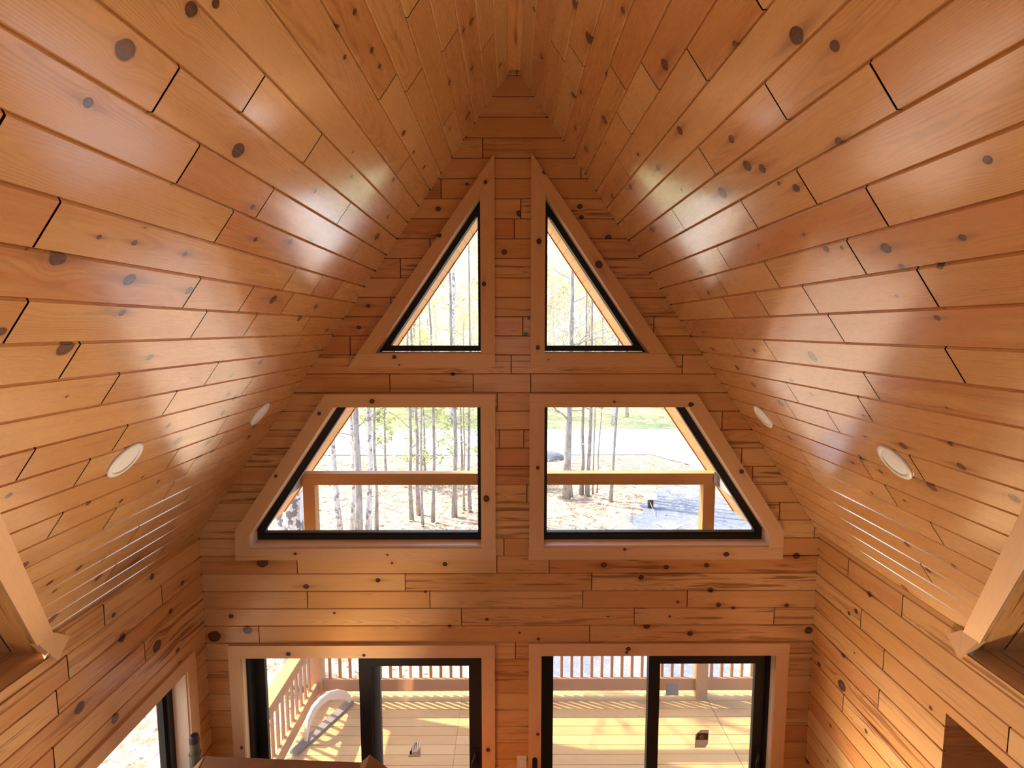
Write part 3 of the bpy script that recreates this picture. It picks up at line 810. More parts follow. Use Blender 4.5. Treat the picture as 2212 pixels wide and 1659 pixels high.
# unseen dormer and rear windows, added to let daylight in
def plain_window(name, c, ax, w, hgt):
    root = empty(name, c); tag(root, kind='structure')
    m = MB()
    def bx(u0, u1, z0, z1, d0, d1):
        if ax == 'x': m.box(c[0] + d0, c[0] + d1, c[1] + u0, c[1] + u1, c[2] + z0, c[2] + z1)
        else: m.box(c[0] + u0, c[0] + u1, c[1] + d0, c[1] + d1, c[2] + z0, c[2] + z1)
    t = 0.05
    bx(-w, w, hgt - t, hgt, -0.03, 0.03); bx(-w, w, -hgt, -hgt + t, -0.03, 0.03)
    bx(-w, -w + t, -hgt, hgt, -0.03, 0.03); bx(w - t, w, -hgt, hgt, -0.03, 0.03)
    m.build('frame', M_BLACK, root)
    m = MB(); bx(-w + t, w - t, -hgt + t, hgt - t, -0.003, 0.003); m.build('pane', M_GLASS, root)
plain_window('window_6', (-XD, YC, -0.925), 'x', 0.65, 0.525)
plain_window('window_7', (XD, YC, -0.925), 'x', 0.65, 0.525)
plain_window('window_8', (0, YB - 0.04, -0.55), 'y', 0.95, 0.75)

# ------------------------------------------------------------------ sliding doors
def sliding_door(name, x0, x1, top, cas_out, xf0, xf1, xs0, xs1):
    """x0..x1 opening; fixed panel xf0..xf1 on the outer track, sliding panel xs0..xs1 on the inner track"""
    root = empty(name, (0.5 * (x0 + x1), D, FZ)); tag(root, kind='structure')
    cx0, cx1, ct = cas_out
    for poly, g, pr in (([(cx0, ct), (cx1, ct), (cx1, top), (cx0, top)], h, (0.25, 0.2, 0.4)),
                        ([(cx0, FZ), (x0, FZ), (x0, top), (cx0, top)], vv, (0.3, 0.2, 0.5)),
                        ([(x1, FZ), (cx1, FZ), (cx1, top), (x1, top)], vv, (0.3, 0.25, 0.4))):
        m = MB()
        ks = [(random.uniform(-0.7, 0.7), random.uniform(-0.03, 0.03), 0.017), (random.uniform(-0.4, 0.4), random.uniform(-0.03, 0.03), 0.012)]
        m.prism(P3(poly, D - 0.02), (0, 0.02, 0), (g[0], 0, g[1]), 0, pr, ks)
        m.build('casing_board', M_TRIM, root)
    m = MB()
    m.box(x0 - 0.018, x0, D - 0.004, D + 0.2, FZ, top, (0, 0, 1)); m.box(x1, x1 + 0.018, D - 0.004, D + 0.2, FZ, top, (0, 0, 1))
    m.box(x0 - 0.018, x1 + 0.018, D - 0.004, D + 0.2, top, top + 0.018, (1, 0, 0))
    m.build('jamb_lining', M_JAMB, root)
    m = MB()
    m.box(x0, x0 + 0.02, D + 0.06, D + 0.2, FZ, top); m.box(x1 - 0.02, x1, D + 0.06, D + 0.2, FZ, top)
    m.box(x0, x1, D + 0.06, D + 0.2, top - 0.045, top); m.box(x0, x1, D + 0.06, D + 0.2, FZ, FZ + 0.03)
    m.build('frame', M_BLACK, root)
    for nm, a, b, ya, yb, sw, tw in (('fixed_panel', xf0, xf1, D + 0.145, D + 0.185, 0.085, 0.05), ('sliding_panel', xs0, xs1, D + 0.085, D + 0.125, 0.09, 0.082)):
        m = MB(); zt = top - 0.02; zb = FZ + 0.03
        m.box(a, a + sw, ya, yb, zb, zt); m.box(b - sw, b, ya, yb, zb, zt)
        m.box(a + sw, b - sw, ya, yb, zt - tw - 0.03, zt); m.box(a + sw, b - sw, ya, yb, zb, zb + 0.1)
        p = m.build(nm, M_BLACK, root)
        m = MB(); yc = 0.5 * (ya + yb)
        m.prism([(a + sw - 0.005, yc, zb + 0.09), (b - sw + 0.005, yc, zb + 0.09), (b - sw + 0.005, yc, zt - tw - 0.025), (a + sw - 0.005, yc, zt - tw - 0.025)], (0, 0.006, 0), (1, 0, 0))
        m.build('pane', M_GLASS_DOOR, p)
        if nm == 'sliding_panel':
            m = MB(); xh = b - 0.045; zc = -3.50
            m.tube([(xh, ya - 0.002, zc + 0.10), (xh + 0.004, ya - 0.03, zc + 0.095), (xh - 0.018, ya - 0.048, zc + 0.05), (xh - 0.022, ya - 0.05, zc - 0.05), (xh + 0.004, ya - 0.03, zc - 0.095), (xh, ya - 0.002, zc - 0.10)], 0.009, 10)
            m.box(xh - 0.018, xh + 0.018, ya - 0.008, ya, zc - 0.14, zc + 0.14)
            hd = m.build('handle', M_BLACK, p, smooth=False)
            slide = p
    return root, slide
door1, slide1 = sliding_door('door_1', -2.075, -0.219, -2.528, (-2.168, -0.116, -2.425), -2.055, -1.045, -1.197, -0.235)
door2, slide2 = sliding_door('door_2', 0.245, 2.060, -2.514, (0.147, 2.160, -2.416), 0.265, 1.20, 1.105, 2.043)
# stickers on the panes (they slide with the door panel)
def flat(name, poly, y, mat, parent, label=None, t=0.0006):
    m = MB(); m.prism(P3(poly, y), (0, t, 0), (1, 0, 0)); o = m.build(name, mat, parent)
    if label: o['label'] = label
    return o
flat('sticker', [(1.252, -2.825), (1.353, -2.825), (1.353, -2.928), (1.252, -2.928)], D + 0.1040, M_STICK_GREY, slide2, 'square grey sticker')
st = flat('sticker', [(1.540, -3.227), (1.608, -3.227), (1.606, -3.345), (1.586, -3.381), (1.499, -3.381), (1.502, -3.268)], D + 0.1040, M_STICK_TAN, slide2, 'tan sticker with two cut corners and a letter e')
flat('sticker_band', [(1.516, -3.253), (1.604, -3.253), (1.603, -3.312), (1.502, -3.312)], D + 0.1030, M_STICK_DARK, st)
cu = bpy.data.curves.new('lettering', 'FONT'); cu.body = 'e'; cu.size = 0.075; cu.extrude = 0.0003; cu.align_x = 'CENTER'
co = bpy.data.objects.new('lettering_curve', cu)
me = bpy.data.meshes.new_from_object(co)
bpy.data.objects.remove(co)
me.materials.append(M_PAPER)
lt = bpy.data.objects.new('lettering', me); COL.objects.link(lt)
lt.rotation_euler = (math.radians(90), 0, 0); lt.location = (1.553, D + 0.1022, -3.303 + Z0)
lt.parent = st; lt.matrix_parent_inverse = parent_matrix(st).inverted()
tp = flat('sticker', [(-0.822, -3.455), (-0.722, -3.455), (-0.722, -3.36), (-0.75, -3.40), (-0.78, -3.41), (-0.822, -3.437)], D + 0.1040, M_STICK_TAN, slide1, 'half torn off sticker with shreds of white paper')
for q in ([(-.826, -3.437), (-.795, -3.43), (-.792, -3.395), (-.815, -3.40)], [(-.812, -3.43), (-.795, -3.43), (-.790, -3.372), (-.803, -3.388)], [(-.800, -3.418), (-.778, -3.423), (-.765, -3.318), (-.795, -3.355)],
          [(-.778, -3.402), (-.762, -3.405), (-.752, -3.325), (-.772, -3.33)], [(-.762, -3.412), (-.752, -3.405), (-.735, -3.33), (-.76, -3.325)], [(-.746, -3.435), (-.734, -3.432), (-.722, -3.318), (-.742, -3.34)]):
    flat('paper_shred', q, D + 0.1030, M_PAPER, tp)
# oval pull on the casing of the right door
m = MB()
pts = []
for k in range(24):
    an = 2 * math.pi * k / 24
    pts.append((0.196 + 0.019 * math.cos(an), -3.43 + 0.019 * math.sin(an) + (0.055 if math.sin(an) >= 0 else -0.055)))
m.prism(P3(pts, D - 0.028), (0, 0.008, 0), (0, 0, 1)); m.build('pull_plate', M_BLACK, door2)['label'] = 'black oval pull plate on the casing'

# light switch
sw = empty('light_switch', (0.094, D, -3.414))
tag(sw, 'white light switch plate on the pine wall between the two sliding doors', 'light switch')
m = MB(); m.box(0.058, 0.131, D - 0.007, D, -3.471, -3.356); m.build('plate', M_WHITE, sw)
m = MB(); m.prism([(0.078, D - 0.008, -3.447), (0.111, D - 0.008, -3.447), (0.111, D - 0.013, -3.381), (0.078, D - 0.013, -3.381)], (0, 0.005, 0), (0, 0, 1)); m.build('rocker', M_LENS, sw)

# ------------------------------------------------------------------ recessed lights on the slopes
def recessed():
    r = bpy.data.objects.new('recessed_light', None); COL.objects.link(r)
    m = MB(); m.ring([(0.0885, 0.0), (0.0885, 0.004), (0.084, 0.0075), (0.072, 0.0085), (0.068, 0.007), (0.066, 0.0)], 56)
    o = m.build('trim_ring', M_WHITE, None, lift=False, smooth=True); o.parent = r
    m = MB(); m.ring([(0.0665, 0.002), (0.060, 0.0045), (0.03, 0.0055), (0.0004, 0.006)], 48)
    o = m.build('lens', M_LENS, None, lift=False, smooth=True); o.parent = r
    return r
proto = recessed()
for i, (sg, y, lab) in enumerate(((-1, 2.306, 'round white recessed light on the left slope, nearer to the loft, larger in view'), (-1, 3.574, 'round white recessed light on the left slope, close to the window wall'),
                                  (1, 2.332, 'round white recessed light on the right slope, nearer to the loft, larger in view'), (1, 3.578, 'round white recessed light on the right slope, close to the window wall'))):
    o = proto if i == 0 else copy_tree(proto)
    fn = slope_fn(sg)
    s = SL if sg < 0 else SR
    nrm = Vector((s, 0, -1)).normalized()
    p = fn(y, 2.913, -0.0005)
    o.location = p + Vector((0, 0, Z0))
    o.rotation_euler = nrm.to_track_quat('Z', 'Y').to_euler()
    tag(o, lab, 'recessed light', 'recessed lights on the ceiling slopes')

# ------------------------------------------------------------------ things on the lower floor at the left
cb = empty('cardboard_carton', (-1.6, 3.35, FZ))
tag(cb, 'large brown cardboard carton with open flaps in front of the left sliding door', 'carton')
CT = -2.985
def cq(p): return Vector(p)
m = MB()
q = [(-2.10, 3.50), (-1.03, 3.50), (-0.98, 2.95), (-2.05, 2.95)]
for i in range(4):
    a = q[i]; b = q[(i + 1) % 4]
    m.prism([(a[0], a[1], FZ), (b[0], b[1], FZ), (b[0], b[1], CT), (a[0], a[1], CT)], (Vector((0.5 * (q[0][0] + q[2][0]), 3.225, 0)) - Vector((0.5 * (a[0] + b[0]), 0.5 * (a[1] + b[1]), 0))).normalized() * 0.006, (0, 0, 1))
m.box(-2.06, -1.02, 2.96, 3.49, FZ, FZ + 0.006)
m.build('body', M_CARD, cb)
m = MB(); m.prism([(-2.10, 3.50, -2.935), (-1.03, 3.50, CT), (-0.99, 3.22, CT - 0.03), (-2.04, 3.20, -2.965)], (0, 0, -0.006), (1, 0, 0)); m.build('flap', M_CARD, cb)
m = MB(); m.prism([(-2.11, 3.50, -2.935), (-2.05, 2.95, CT - 0.01), (-2.24, 3.0, CT - 0.17), (-2.30, 3.46, -3.13)], (0.004, 0, -0.004), (0, 1, 0)); m.build('flap', M_CARD, cb)
m = MB(); m.prism([(-1.03, 3.50, CT), (-0.965, 3.49, -2.918), (-0.66, 3.28, -2.945), (-0.98, 2.95, CT)], (0.003, 0, -0.006), (0, 1, 0)); m.build('flap', M_CARD, cb)
tb = empty('tube', (-2.245, 3.62, FZ))
tag(tb, 'upright olive brown tube with a dark slanted top beside the carton', 'tube')
m = MB(); m.tube([(-2.245, 3.62, FZ), (-2.245, 3.62, -3.02)], 0.033, 16); m.build('shaft', M_TUBE, tb)
m = MB(); m.tube([(-2.245, 3.62, -3.5), (-2.245, 3.62, -3.008)], 0.0405, 16); m.build('collar', M_TUBE, tb)
m = MB(); m.tube([(-2.245, 3.62, -3.02), (-2.245, 3.62, -2.905)], 0.033, 16); m.build('neck', M_TUBE, tb)
m = MB(); m.tube([(-2.245, 3.62, -2.925), (-2.245, 3.62, -2.895), (-2.240, 3.62, -2.872)], [0.034, 0.034, 0.024], 16); m.build('cap', M_TUBECAP, tb)

# ------------------------------------------------------------------ roof over the deck and the outer roof
YO = 6.85
mb = MB()
for side, K in ((-1, KL), (1, KR)):
    fn0 = slope_fn(side)
    smax = (ZA + 2.35) * K
    rows = [(k, PW * k, PW * (k + 1)) for k in range(0, 40)]
    boarding(mb, fn0, rows, (D + 0.2, YO), [(D + 0.2, 0), (YO, 0), (YO, smax), (D + 0.2, smax)], [], [], [], 71 + side, rand_len=None, depth=0.006)
tag(mb.build('ceiling_overhang', [M_SOFFIT, M_GAP]), kind='structure')
mb = MB()
for side, K in ((-1, KL), (1, KR)):
    fn = slope_fn(side)
    s = SL if side < 0 else SR
    yk = YV
    def slab(pol):
        P = [fn(a, b, 0.10) for a, b in pol]
        nrm = Vector((s, 0, -1)).normalized()
        mb.prism(P, -nrm * 0.10, (0, 1, 0))
    smax = (ZA + 2.35) * K
    S = lambda z: (ZA - z) * K
    zc = valley_z(YC)
    slab([(YB - 0.3, 0), (YO, 0), (YO, S(zc)), (YB - 0.3, S(zc))])
    yv2 = (1.09 + 2.35) / 1.03 + 0.16
    slab([(YC + 0.16, S(zc)), (YO, S(zc)), (YO, smax), (yv2, smax)])
    slab([(YC - 0.16, S(zc)), (2 * YC - yv2, smax), (YB - 0.3, smax), (YB - 0.3, S(zc))])
    # dormer roof
    xd = side * (XD + 0.35)
    for far in (1, -1):
        yv = YV if far > 0 else 2 * YC - YV
        xr = XA + (zc - ZA) / s
        P = [Vector((side * (WX + 0.35), yv, LEDGE)), Vector((xd, yv, LEDGE)), Vector((xd, YC, zc)), Vector((xr + side * 0.35, YC, zc))]
        up = Vector((0, far * 0.7, 0.7))
        mb.prism([p + up * 0.06 for p in P], up * 0.08, (1, 0, 0))
mb.box(XA - 0.12, XA + 0.12, YB - 0.3, YO, ZA + 0.012, ZA + 0.32, (0, 1, 0))  # unseen box over the ridge, added to block light at the apex
tag(mb.build('roof', M_ROOF), kind='structure')
# rake boards at the outer edge of the roof
mb = MB()
for side, K in ((-1, KL), (1, KR)):
    fn = slope_fn(side); smax = (ZA + 2.35) * K
    P = [fn(YO, 0, -0.012), fn(YO, smax, -0.012), fn(YO, smax, 0.21), fn(YO, 0, 0.21)]
    mb.prism(P, (0, 0.03, 0), P[1] - P[0])
tag(mb.build('trim_4', M_DECK), kind='structure')

# timber frame over the deck
def post(x, label):
    m = MB(); m.box(x - 0.07, x + 0.07, 6.38, 6.52, FZ, -1.86, (0, 0, 1), 0)
    for sg in (-1, 1): m.box(x + sg * 0.0685 - 0.002, x + sg * 0.0685 + 0.002, 6.385, 6.515, FZ, FZ + 0.004)
    o = m.build('deck_post', M_RAIL, None, loc=(x, 6.45, FZ))
    return tag(o, label, 'post', 'posts carrying the front beam')
post(-2.405, 'square honey wood post at the left front corner of the deck')
post(2.395, 'square honey wood post at the right end of the front beam')
m = MB(); m.box(-2.50, 2.50, 6.38, 6.52, -1.86, -1.722, (1, 0, 0), 0, (0.4, 0.3, 0.5))
tag(m.build('front_beam', M_RAIL), 'long horizontal honey wood beam on two posts outside the lower windows', 'beam')
for sg, lab in ((-1, 'grey metal clad side beam under the left roof edge outside'), (1, 'grey metal clad side beam under the right roof edge outside')):
    m = MB(); m.box(sg * 2.50, sg * 2.63, D + 0.2, 6.56, -1.885, -1.70, (0, 1, 0))
    r = m.build('side_beam', M_GREYMETAL); tag(r, lab, 'beam', 'metal clad side beams')
    if sg > 0:
        m = MB(); m.prism([(2.44, 6.372, -1.70), (2.58, 6.372, -1.70), (2.58, 6.372, -1.86), (2.52, 6.372, -1.90), (2.44, 6.372, -1.83)], (0, -0.004, 0), (1, 0, 0)); m.build('bracket_plate', M_GREYMETAL, r)

# ------------------------------------------------------------------ deck
mb = MB()
rnd = random.Random(9)
y = D + 0.22
while y < 6.56:
    for x0, x1 in ((-2.6, -0.6), (-0.6, 2.462), (2.468, 4.9)):
        mb.prism([(x0, y, FZ), (x1 - 0.003, y, FZ), (x1 - 0.003, y + 0.136, FZ), (x0, y + 0.136, FZ)], (0, 0, -0.035), (1, 0, 0), 0, (rnd.random(), rnd.random() * 0.7, rnd.random()))
    y += 0.142
mb.box(-2.6, 4.9, 6.57, 6.60, FZ - 0.25, FZ, (1, 0, 0))
mb.box(-2.62, -2.6, D + 0.2, 6.6, FZ - 0.25, FZ, (0, 1, 0))
tag(mb.build('floor_deck', M_DECK), kind='structure')

RT = -3.696          # underside of the cap rail
def railing(name, p0, p1, label, inward):
    """p0, p1: ends in plan (x, y); balusters on the outer face of the rails"""
    a = Vector((p0[0], p0[1], 0)); b = Vector((p1[0], p1[1], 0))
    d = (b - a); L = d.length; d.normalize()
    n = Vector(inward + (0,)).normalized()
    root = empty(name, ((a.x + b.x) / 2, (a.y + b.y) / 2, FZ))
    tag(root, label, 'railing')
    def bar(mb, o0, o1, z0, z1, s=0.0, e=None, pr=None):
        e = L if e is None else e
        q = [a + d * s + n * o0, a + d * e + n * o0, a + d * e + n * o1, a + d * s + n * o1]
        mb.prism([(v.x, v.y, z1) for v in q], (0, 0, z0 - z1), d if e - s > 0.5 else (0, 0, 1), 0, pr)
    m = MB(); bar(m, -0.07, 0.07, RT, RT + 0.036); m.build('cap_rail', M_RAIL, root)
    m = MB(); bar(m, -0.012, 0.026, RT - 0.155, RT); m.build('top_rail', M_RAIL, root)
    m = MB(); bar(m, -0.012, 0.026, -4.516, -4.362); m.build('bottom_rail', M_RAIL, root)
    k = 0; s = 0.06
    while s < L - 0.05:
        m = MB(); bar(m, -0.036, -0.012, -4.545, RT, s, s + 0.034); m.build('baluster', M_RAIL, root)
        s += 0.1265
    return root
railing('deck_railing', (-2.335, 6.45), (2.325, 6.45), 'long honey wood deck railing running between the two posts', (0, -1))
railing('deck_railing', (2.465, 6.45), (4.8, 6.45), 'short wood deck railing to the right of the right post', (0, -1))
railing('deck_railing', (-2.405, D + 0.25), (-2.405, 6.38), 'wood deck railing along the left side of the deck, sunlit cap', (1, 0))

# pale curved band over a dark bar lying on the deck behind the left door
bs = empty('bow_form', (-1.5, 5.9, FZ))
tag(bs, 'bow shaped form on the deck, pale curved band over a dark straight bar', 'stand')
A = Vector((-2.35, 5.50, FZ + 0.03)); B = Vector((-1.965, 6.33, FZ + 0.03))
bd = (B - A).normalized(); bn = Vector((-bd.y, bd.x, 0))
m = MB(); w = bn * 0.05
m.prism([A - w, B - w, B + w, A + w], (0, 0, -0.028), bd); m.build('bar', M_BAR, bs)
OUT = [(0.897, 0.0), (0.894, 0.084), (0.833, 0.176), (0.71, 0.276), (0.557, 0.344), (0.409, 0.357), (0.295, 0.327), (0.211, 0.247), (0.186, 0.145), (0.178, 0.0)]
INN = [(0.870, 0.0), (0.850, 0.040), (0.790, 0.100), (0.68, 0.180), (0.54, 0.258), (0.42, 0.273), (0.33, 0.246), (0.255, 0.175), (0.215, 0.110), (0.195, 0.0)]
m = MB()
for i in range(len(OUT) - 1):
    q = [A + bd * OUT[i][0] + Vector((0, 0, OUT[i][1])), A + bd * OUT[i + 1][0] + Vector((0, 0, OUT[i + 1][1])), A + bd * INN[i + 1][0] + Vector((0, 0, INN[i + 1][1])), A + bd * INN[i][0] + Vector((0, 0, INN[i][1]))]
    m.prism([p + bn * 0.02 for p in q], -bn * 0.04, bd)
m.build('curved_band', M_PALE, bs)

# ------------------------------------------------------------------ the ground outside
rnd = random.Random(17)
def grid(name, x0, x1, y0, y1, nx, ny, zf, mat):
    m = MB()
    vs = [[(x0 + (x1 - x0) * i / nx, y0 + (y1 - y0) * j / ny) for i in range(nx + 1)] for j in range(ny + 1)]
    base = len(m.v)
    for row in vs:
        for x, y in row: m.v.append((x, y, zf(x, y)))
    for j in range(ny):
        for i in range(nx):
            a = j * (nx + 1) + i
            m.f.append((a, a + 1, a + nx + 2, a + nx + 1)); m.uv.append([(0, 0)] * 4); m.mi.append(0); m.pr.append((0.5,) * 3); m.kn.append(())
    return m.build(name, mat, smooth=True)
def gz(x, y):
    b = 0.10 * math.sin(x * 0.9 + 1.3) * math.sin(y * 0.7) + 0.05 * math.sin(x * 2.3 + y * 1.7)
    k = max(0.0, min(1.0, (24.0 - y) / 4.0)) * max(0.0, min(1.0, (abs(x) + y - 7) / 4.0))
    return GZ + b * k
tag(grid('ground', -45, 45, -8, 34.0, 90, 84, gz, M_LITTER), kind='structure')
# road, verge and yard beyond, wooded rise at the back
tag(grid('road', -60, 60, 26.4, 33.2, 2, 2, lambda x, y: GZ + 0.03, M_ASPHALT), kind='structure')
m = MB(); m.face([(x, y, GZ + 0.035) for x, y in ((8.3, 24.2), (14, 18), (40, 20), (40, 26.4), (7.0, 26.4))])
tag(m.build('driveway_apron', M_ASPHALT), kind='structure')
m = MB(); m.face([(x, y, GZ + 0.10) for x, y in ((-1.3, 6.7), (4.5, 6.7), (14, 6.7), (14.5, 18), (8.4, 24.2), (7.4, 23.4), (7.0, 22.6), (6.8, 21.8), (6.1, 21.3), (5.9, 20.5), (5.2, 19.8), (5.2, 19.0), (4.5, 18.5), (4.5, 17.7), (3.8, 17.2), (3.9, 16.4), (3.2, 15.9), (3.1, 15.1), (2.5, 14.6), (2.5, 13.7), (1.9, 13.1), (1.7, 12.1), (1.1, 11.5), (0.7, 10.6), (0.0, 10.0), (-0.2, 9.0))])
tag(m.build('gravel_drive', M_GRAVEL), kind='structure')
tag(grid('grass_verge', -80, 80, 33.2, 62, 8, 8, lambda x, y: GZ + 0.02 + max(0, y - 40) * 0.02, M_GRASS), kind='structure')
tag(grid('hill', -130, 130, 62, 130, 10, 10, lambda x, y: GZ + 0.4 + (y - 62) * 0.10, M_HILL), kind='structure')

# dry leaves lying on the ground
m = MB()
for i in range(9000):
    y = 6.8 + 19.4 * rnd.random() ** 0.8
    x = rnd.uniform(-0.75, 0.65) * (y + 2)
    if x > 0.6 + (y - 10.5) * 0.5 and y < 24: 
        if rnd.random() < 0.85: continue
    if y < 10 and x > -1.5: continue
    s = rnd.uniform(0.03, 0.085); an = rnd.uniform(0, 6.28)
    c = Vector((x, y, gz(x, y) + 0.02 + rnd.uniform(0, 0.05)))
    a = Vector((math.cos(an), math.sin(an), rnd.uniform(-0.5, 0.5))) * s
    b = Vector((-math.sin(an), math.cos(an), rnd.uniform(-0.5, 0.5))) * s * 0.6
    m.face([c - a, c + b, c + a, c - b], None, 0, (rnd.random(), 0, 0))
tag(m.build('leaf_litter', M_DRY), 'dry leaves scattered over the ground below the deck', 'leaves', kind='stuff')

m = MB()
for i in range(420):
    y = rnd.uniform(11, 24); x = rnd.uniform(-0.62, 0.30) * (y + 1)
    an = rnd.uniform(0, 6.28); L = rnd.uniform(.3, 1.3)
    p = Vector((x, y, gz(x, y) + .01)); d = Vector((math.cos(an), math.sin(an), rnd.uniform(0, .55)))
    m.tube([p, p + d * L * .5 + Vector((0, 0, rnd.uniform(0, .08))), p + d * L], [.014, .010, .004], 4, 0, False)
tag(m.build('fallen_twigs', M_BARK), 'thin fallen twigs scattered among the trees', 'twigs', kind='stuff')

# utility pedestal beside the drive, boulder by the road
up = empty('utility_pedestal', (4.822, 18.165, GZ))
tag(up, 'small dark pedestal with a pale cap standing beside the gravel drive', 'pedestal')
m = MB(); m.tube([(4.82, 18.165, GZ - 0.02), (4.82, 18.165, GZ + 0.42)], 0.10, 8); m.build('stem', M_TUBECAP, up)
m = MB(); m.box(4.66, 5.0, 18.02, 18.32, GZ + 0.42, GZ + 0.56, (1, 0, 0)); m.build('cap', M_WHITE, up)
m = MB()
n, k = 12, 7
for j in range(k):
    for i in range(n):
        f1, f2 = [], []
        pts = []
        for jj, ii in ((j, i), (j, i + 1), (j + 1, i + 1), (j + 1, i)):
            th = math.pi * 0.5 * jj / k; ph = 2 * math.pi * (ii % n) / n
            r = 1 + 0.12 * math.sin(3 * ph + jj) * math.cos(th)
            pts.append((1.9 + 0.75 * r * math.cos(ph) * math.cos(th), 25.6 + 0.5 * r * math.sin(ph) * math.cos(th), GZ - 0.02 + 0.42 * math.sin(th)))
        m.face(pts)
tag(m.build('boulder', M_ROCK, loc=(1.9, 25.6, GZ)), 'dark grey boulder at the edge of the bright road behind the thick trunk', 'boulder')

# ------------------------------------------------------------------ trees
def branch_path(rnd, p, d, L, steps, droop=0.0):
    pts = [p.copy()]; d = d.copy()
    for i in range(steps):
        d = (d + Vector((rnd.uniform(-.22, .22), rnd.uniform(-.22, .22), rnd.uniform(-.14, .20) - droop))).normalized()
        pts.append(pts[-1] + d * (L / steps))
    return pts
def tree_meshes(seed, H, r, lean, nb, leaves, leaf_size, b_from=0.25, blen=1.0, crown_from=0.3):
    """trunk, branches and leaf meshes standing on the origin"""
    rnd = random.Random(seed)
    trunk = MB(); br = MB(); lf = MB()
    pts = []; n = 9
    ox = oy = 0.0
    for i in range(n + 1):
        t = i / n
        pts.append(Vector((lean[0] * H * t + ox, lean[1] * H * t + oy, H * t - 0.06 * (i == 0))))
        ox += rnd.uniform(-.006, .006) * H; oy += rnd.uniform(-.006, .006) * H
    rad = [r * (1.35 if i == 0 else 1.0) * (1 - 0.85 * i / n) + 0.008 for i in range(n + 1)]
    trunk.tube(pts, rad, 9)
    tips = []
    for b in range(nb):
        t = rnd.uniform(b_from, 0.97); i = min(int(t * n), n - 1); f = t * n - i
        p = pts[i].lerp(pts[i + 1], f); an = rnd.uniform(0, 6.283)
        d = Vector((math.cos(an), math.sin(an), rnd.uniform(0.05, 0.9))).normalized()
        L = blen * H * rnd.uniform(0.10, 0.24) * (1.1 - 0.6 * t)
        bp = branch_path(rnd, p, d, L, 4)
        r0 = max(0.008, r * 0.32 * (1.1 - t))
        br.tube(bp, [r0, r0 * .8, r0 * .6, r0 * .45, r0 * .25], 5, cap=False)
        for s in range(3):
            q = bp[rnd.randint(1, 3)]
            d2 = (d + Vector((rnd.uniform(-.9, .9), rnd.uniform(-.9, .9), rnd.uniform(-.2, .7)))).normalized()
            sp = branch_path(rnd, q, d2, L * rnd.uniform(.35, .6), 3)
            br.tube(sp, [r0 * .45, r0 * .35, r0 * .25, r0 * .12], 4, cap=False)
            tips += sp[1:]
        tips += bp[2:]
    for k in range(leaves):
        c = rnd.choice(tips) if tips else pts[-1]
        c = c + Vector((rnd.gauss(0, .16), rnd.gauss(0, .16), rnd.gauss(0, .13))) * (H / 9)
        if c.z < crown_from * H * 0.6: continue
        s = leaf_size * rnd.uniform(.6, 1.3); an = rnd.uniform(0, 6.28)
        a = Vector((math.cos(an), math.sin(an), rnd.uniform(-.7, .7))) * s
        b = Vector((-math.sin(an), math.cos(an), rnd.uniform(-.7, .7))) * s * .55
        lf.face([c - a, c + b, c + a, c - b], None, 0, (rnd.random(), 0, 0))
    return trunk, br, lf
def tree(name, x, y, seed, H, r, label, bark, leafmat=None, lean=(0, 0), nb=14, leaves=0, leaf_size=.09, group=None, **kw):
    root = empty(name, (x, y, gz(x, y) if y < 26 else GZ))
    t, b, l = tree_meshes(seed, H, r, lean, nb, leaves, leaf_size, **kw)
    o = t.build('trunk', bark, None, lift=False, smooth=True); o.parent = root
    n0 = len(b.v)
    b.v += l.v; b.f += [tuple(i + n0 for i in fc) for fc in l.f]; b.uv += l.uv; b.mi += [1] * len(l.f); b.pr += l.pr; b.kn += l.kn
    o = b.build('crown', [bark, leafmat], None, lift=False); o.parent = root
    tag(root, label, 'tree', group)
    return root
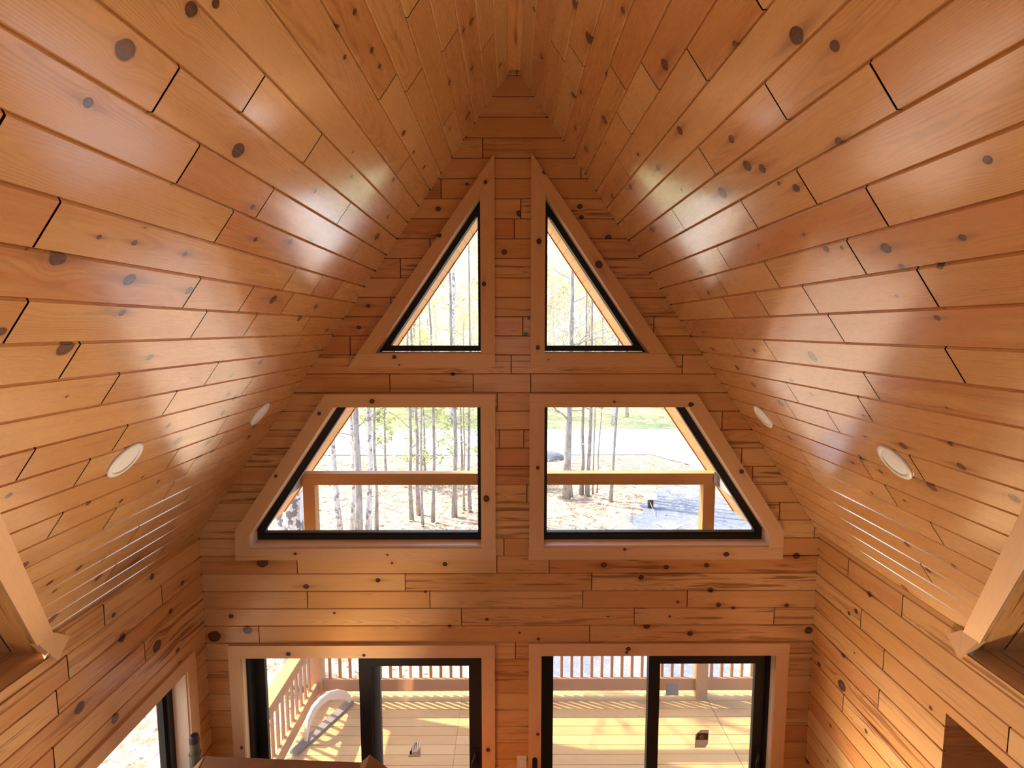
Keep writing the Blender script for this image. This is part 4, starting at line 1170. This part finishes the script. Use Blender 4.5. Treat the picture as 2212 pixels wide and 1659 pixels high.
T = [
 ('mottled_tree', -4.15, 9.6, .17, (0.02, 0), M_LICHEN, 'stout tree with white mottled bark close to the left railing, left of its pair'),
 ('mottled_tree', -3.75, 8.9, .20, (0.015, 0), M_LICHEN, 'stout tree with white mottled bark nearest the left front post'),
 ('birch', -4.80, 15.0, .085, (-0.02, 0), M_BIRCH, 'pale birch beyond the railing, leftmost of the cluster of four'),
 ('birch', -4.62, 15.6, .085, (-0.004, 0), M_BIRCH, 'slim mottled birch close behind the darker trunk of the cluster'),
 ('bare_tree', -4.20, 14.6, .10, (-0.012, 0), M_BARK, 'grey trunk in the middle of the birch cluster'),
 ('birch', -4.03, 15.0, .08, (0.012, 0), M_BIRCH, 'pale birch leaning right at the right side of the cluster'),
 ('bare_tree', -4.08, 16.2, .045, (0.0, 0), M_BARK, 'thin brown trunk just right of the birch cluster'),
 ('bare_tree', -3.14, 17.0, .055, (-0.008, 0), M_BARK, 'thin grey trunk, first of the slender row in the left lower window'),
 ('bare_tree', -3.05, 17.8, .060, (-0.004, 0), M_BARK, 'thin grey trunk, second of the slender row in the left lower window'),
 ('sapling', -2.71, 16.5, .038, (0.0, 0), M_BARK, 'very thin straight sapling, third of the slender row'),
 ('bare_tree', -2.47, 17.0, .050, (-0.006, 0), M_BARK, 'thin bent trunk, fourth of the slender row'),
 ('bare_tree', -1.83, 17.5, .075, (-0.012, 0), M_BARK, 'medium brown trunk near the right edge of the left lower window'),
 ('sapling', -1.57, 18.2, .03, (0.0, 0), M_BARK, 'hair thin sapling behind the medium brown trunk'),
 ('bare_tree', -1.34, 18.0, .05, (0.004, 0), M_BARK, 'slim trunk at the right edge of the left lower window'),
 ('bare_tree', 2.14, 19.6, .145, (-0.002, 0), M_BARK, 'thick grey trunk at the left of the right lower window'),
 ('bare_tree', 2.70, 20.1, .065, (-0.002, 0), M_BARK, 'left trunk of the close pair right of the thick trunk'),
 ('bare_tree', 2.91, 20.0, .070, (0.003, 0), M_BARK, 'right trunk of the close pair right of the thick trunk'),
 ('sapling', 3.17, 20.3, .025, (0.02, 0), M_BARK, 'thin leaning sapling beside the close pair of trunks'),
 ('sapling', 3.36, 20.5, .022, (0.022, 0), M_BARK, 'thinner leaning sapling next to the other leaning one'),
 ('bare_tree', 3.66, 19.3, .055, (0.004, 0), M_BARK, 'slim trunk standing alone right of the saplings'),
]
for i, (nm, x, y, r, ln, bk, lab) in enumerate(T):
    pale = bk is not M_BARK
    tree(nm, x, y, 100 + i, 11 if r > .04 else 6.5, r, lab, bk, M_BUD, ln, nb=12 if r > .04 else 7, leaves=70, leaf_size=.06, b_from=0.62 if r > .15 and y < 12 else 0.2)
for i, (x, y, hh) in enumerate(((-3.4, 21.5, 4.4), (-2.0, 22.5, 4.8), (-0.2, 21.0, 4.0), (-5.2, 22.5, 4.2))):
    tree('evergreen_sapling', x, y, 300 + i, hh, .05, ['loose young evergreen behind the slender trunks at the left', 'taller young evergreen behind the medium brown trunk', 'small young evergreen hidden partly by the middle window wall', 'young evergreen behind the birch cluster'][i],
         M_BARK, M_PINE_LEAF, nb=26, leaves=1500, leaf_size=.075, b_from=.15, blen=1.7, crown_from=.1)
# tall trees beyond the road, seen through the triangular windows: three kinds copied about
kinds = []
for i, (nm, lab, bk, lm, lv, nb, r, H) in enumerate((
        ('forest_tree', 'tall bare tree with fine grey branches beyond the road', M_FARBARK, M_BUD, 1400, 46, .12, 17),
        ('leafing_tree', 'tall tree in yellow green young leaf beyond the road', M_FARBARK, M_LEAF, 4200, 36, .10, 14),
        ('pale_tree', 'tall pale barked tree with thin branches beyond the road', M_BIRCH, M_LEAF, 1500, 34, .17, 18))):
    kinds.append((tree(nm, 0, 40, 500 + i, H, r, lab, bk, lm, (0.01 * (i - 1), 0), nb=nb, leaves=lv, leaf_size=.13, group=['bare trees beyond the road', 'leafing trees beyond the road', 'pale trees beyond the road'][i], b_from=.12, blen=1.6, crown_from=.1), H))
spots = []
for row, y0 in enumerate((35.5, 41, 48, 57, 66)):
    nx = 9 + row * 2
    for i in range(nx):
        x = (i - (nx - 1) / 2) * (3.1 + 0.35 * row) + rnd.uniform(-1.1, 1.1)
        if abs(x) < 0.40 * y0: spots.append((x, y0 + rnd.uniform(-2, 2.5)))
used = [False] * 3
for i, (x, y) in enumerate(spots):
    k = rnd.choice((0, 0, 1, 1, 1, 2))
    src, H = kinds[k]
    if not used[k]: o = src; used[k] = True
    else: o = copy_tree(src)
    o.location = (x, y, GZ + Z0 + (max(0, y - 40) * .02 if y < 62 else .4 + (y - 62) * .1))
    o.rotation_euler = (0, 0, rnd.uniform(0, 6.28))
    sc = rnd.uniform(.8, 1.15); o.scale = (sc, sc, sc)
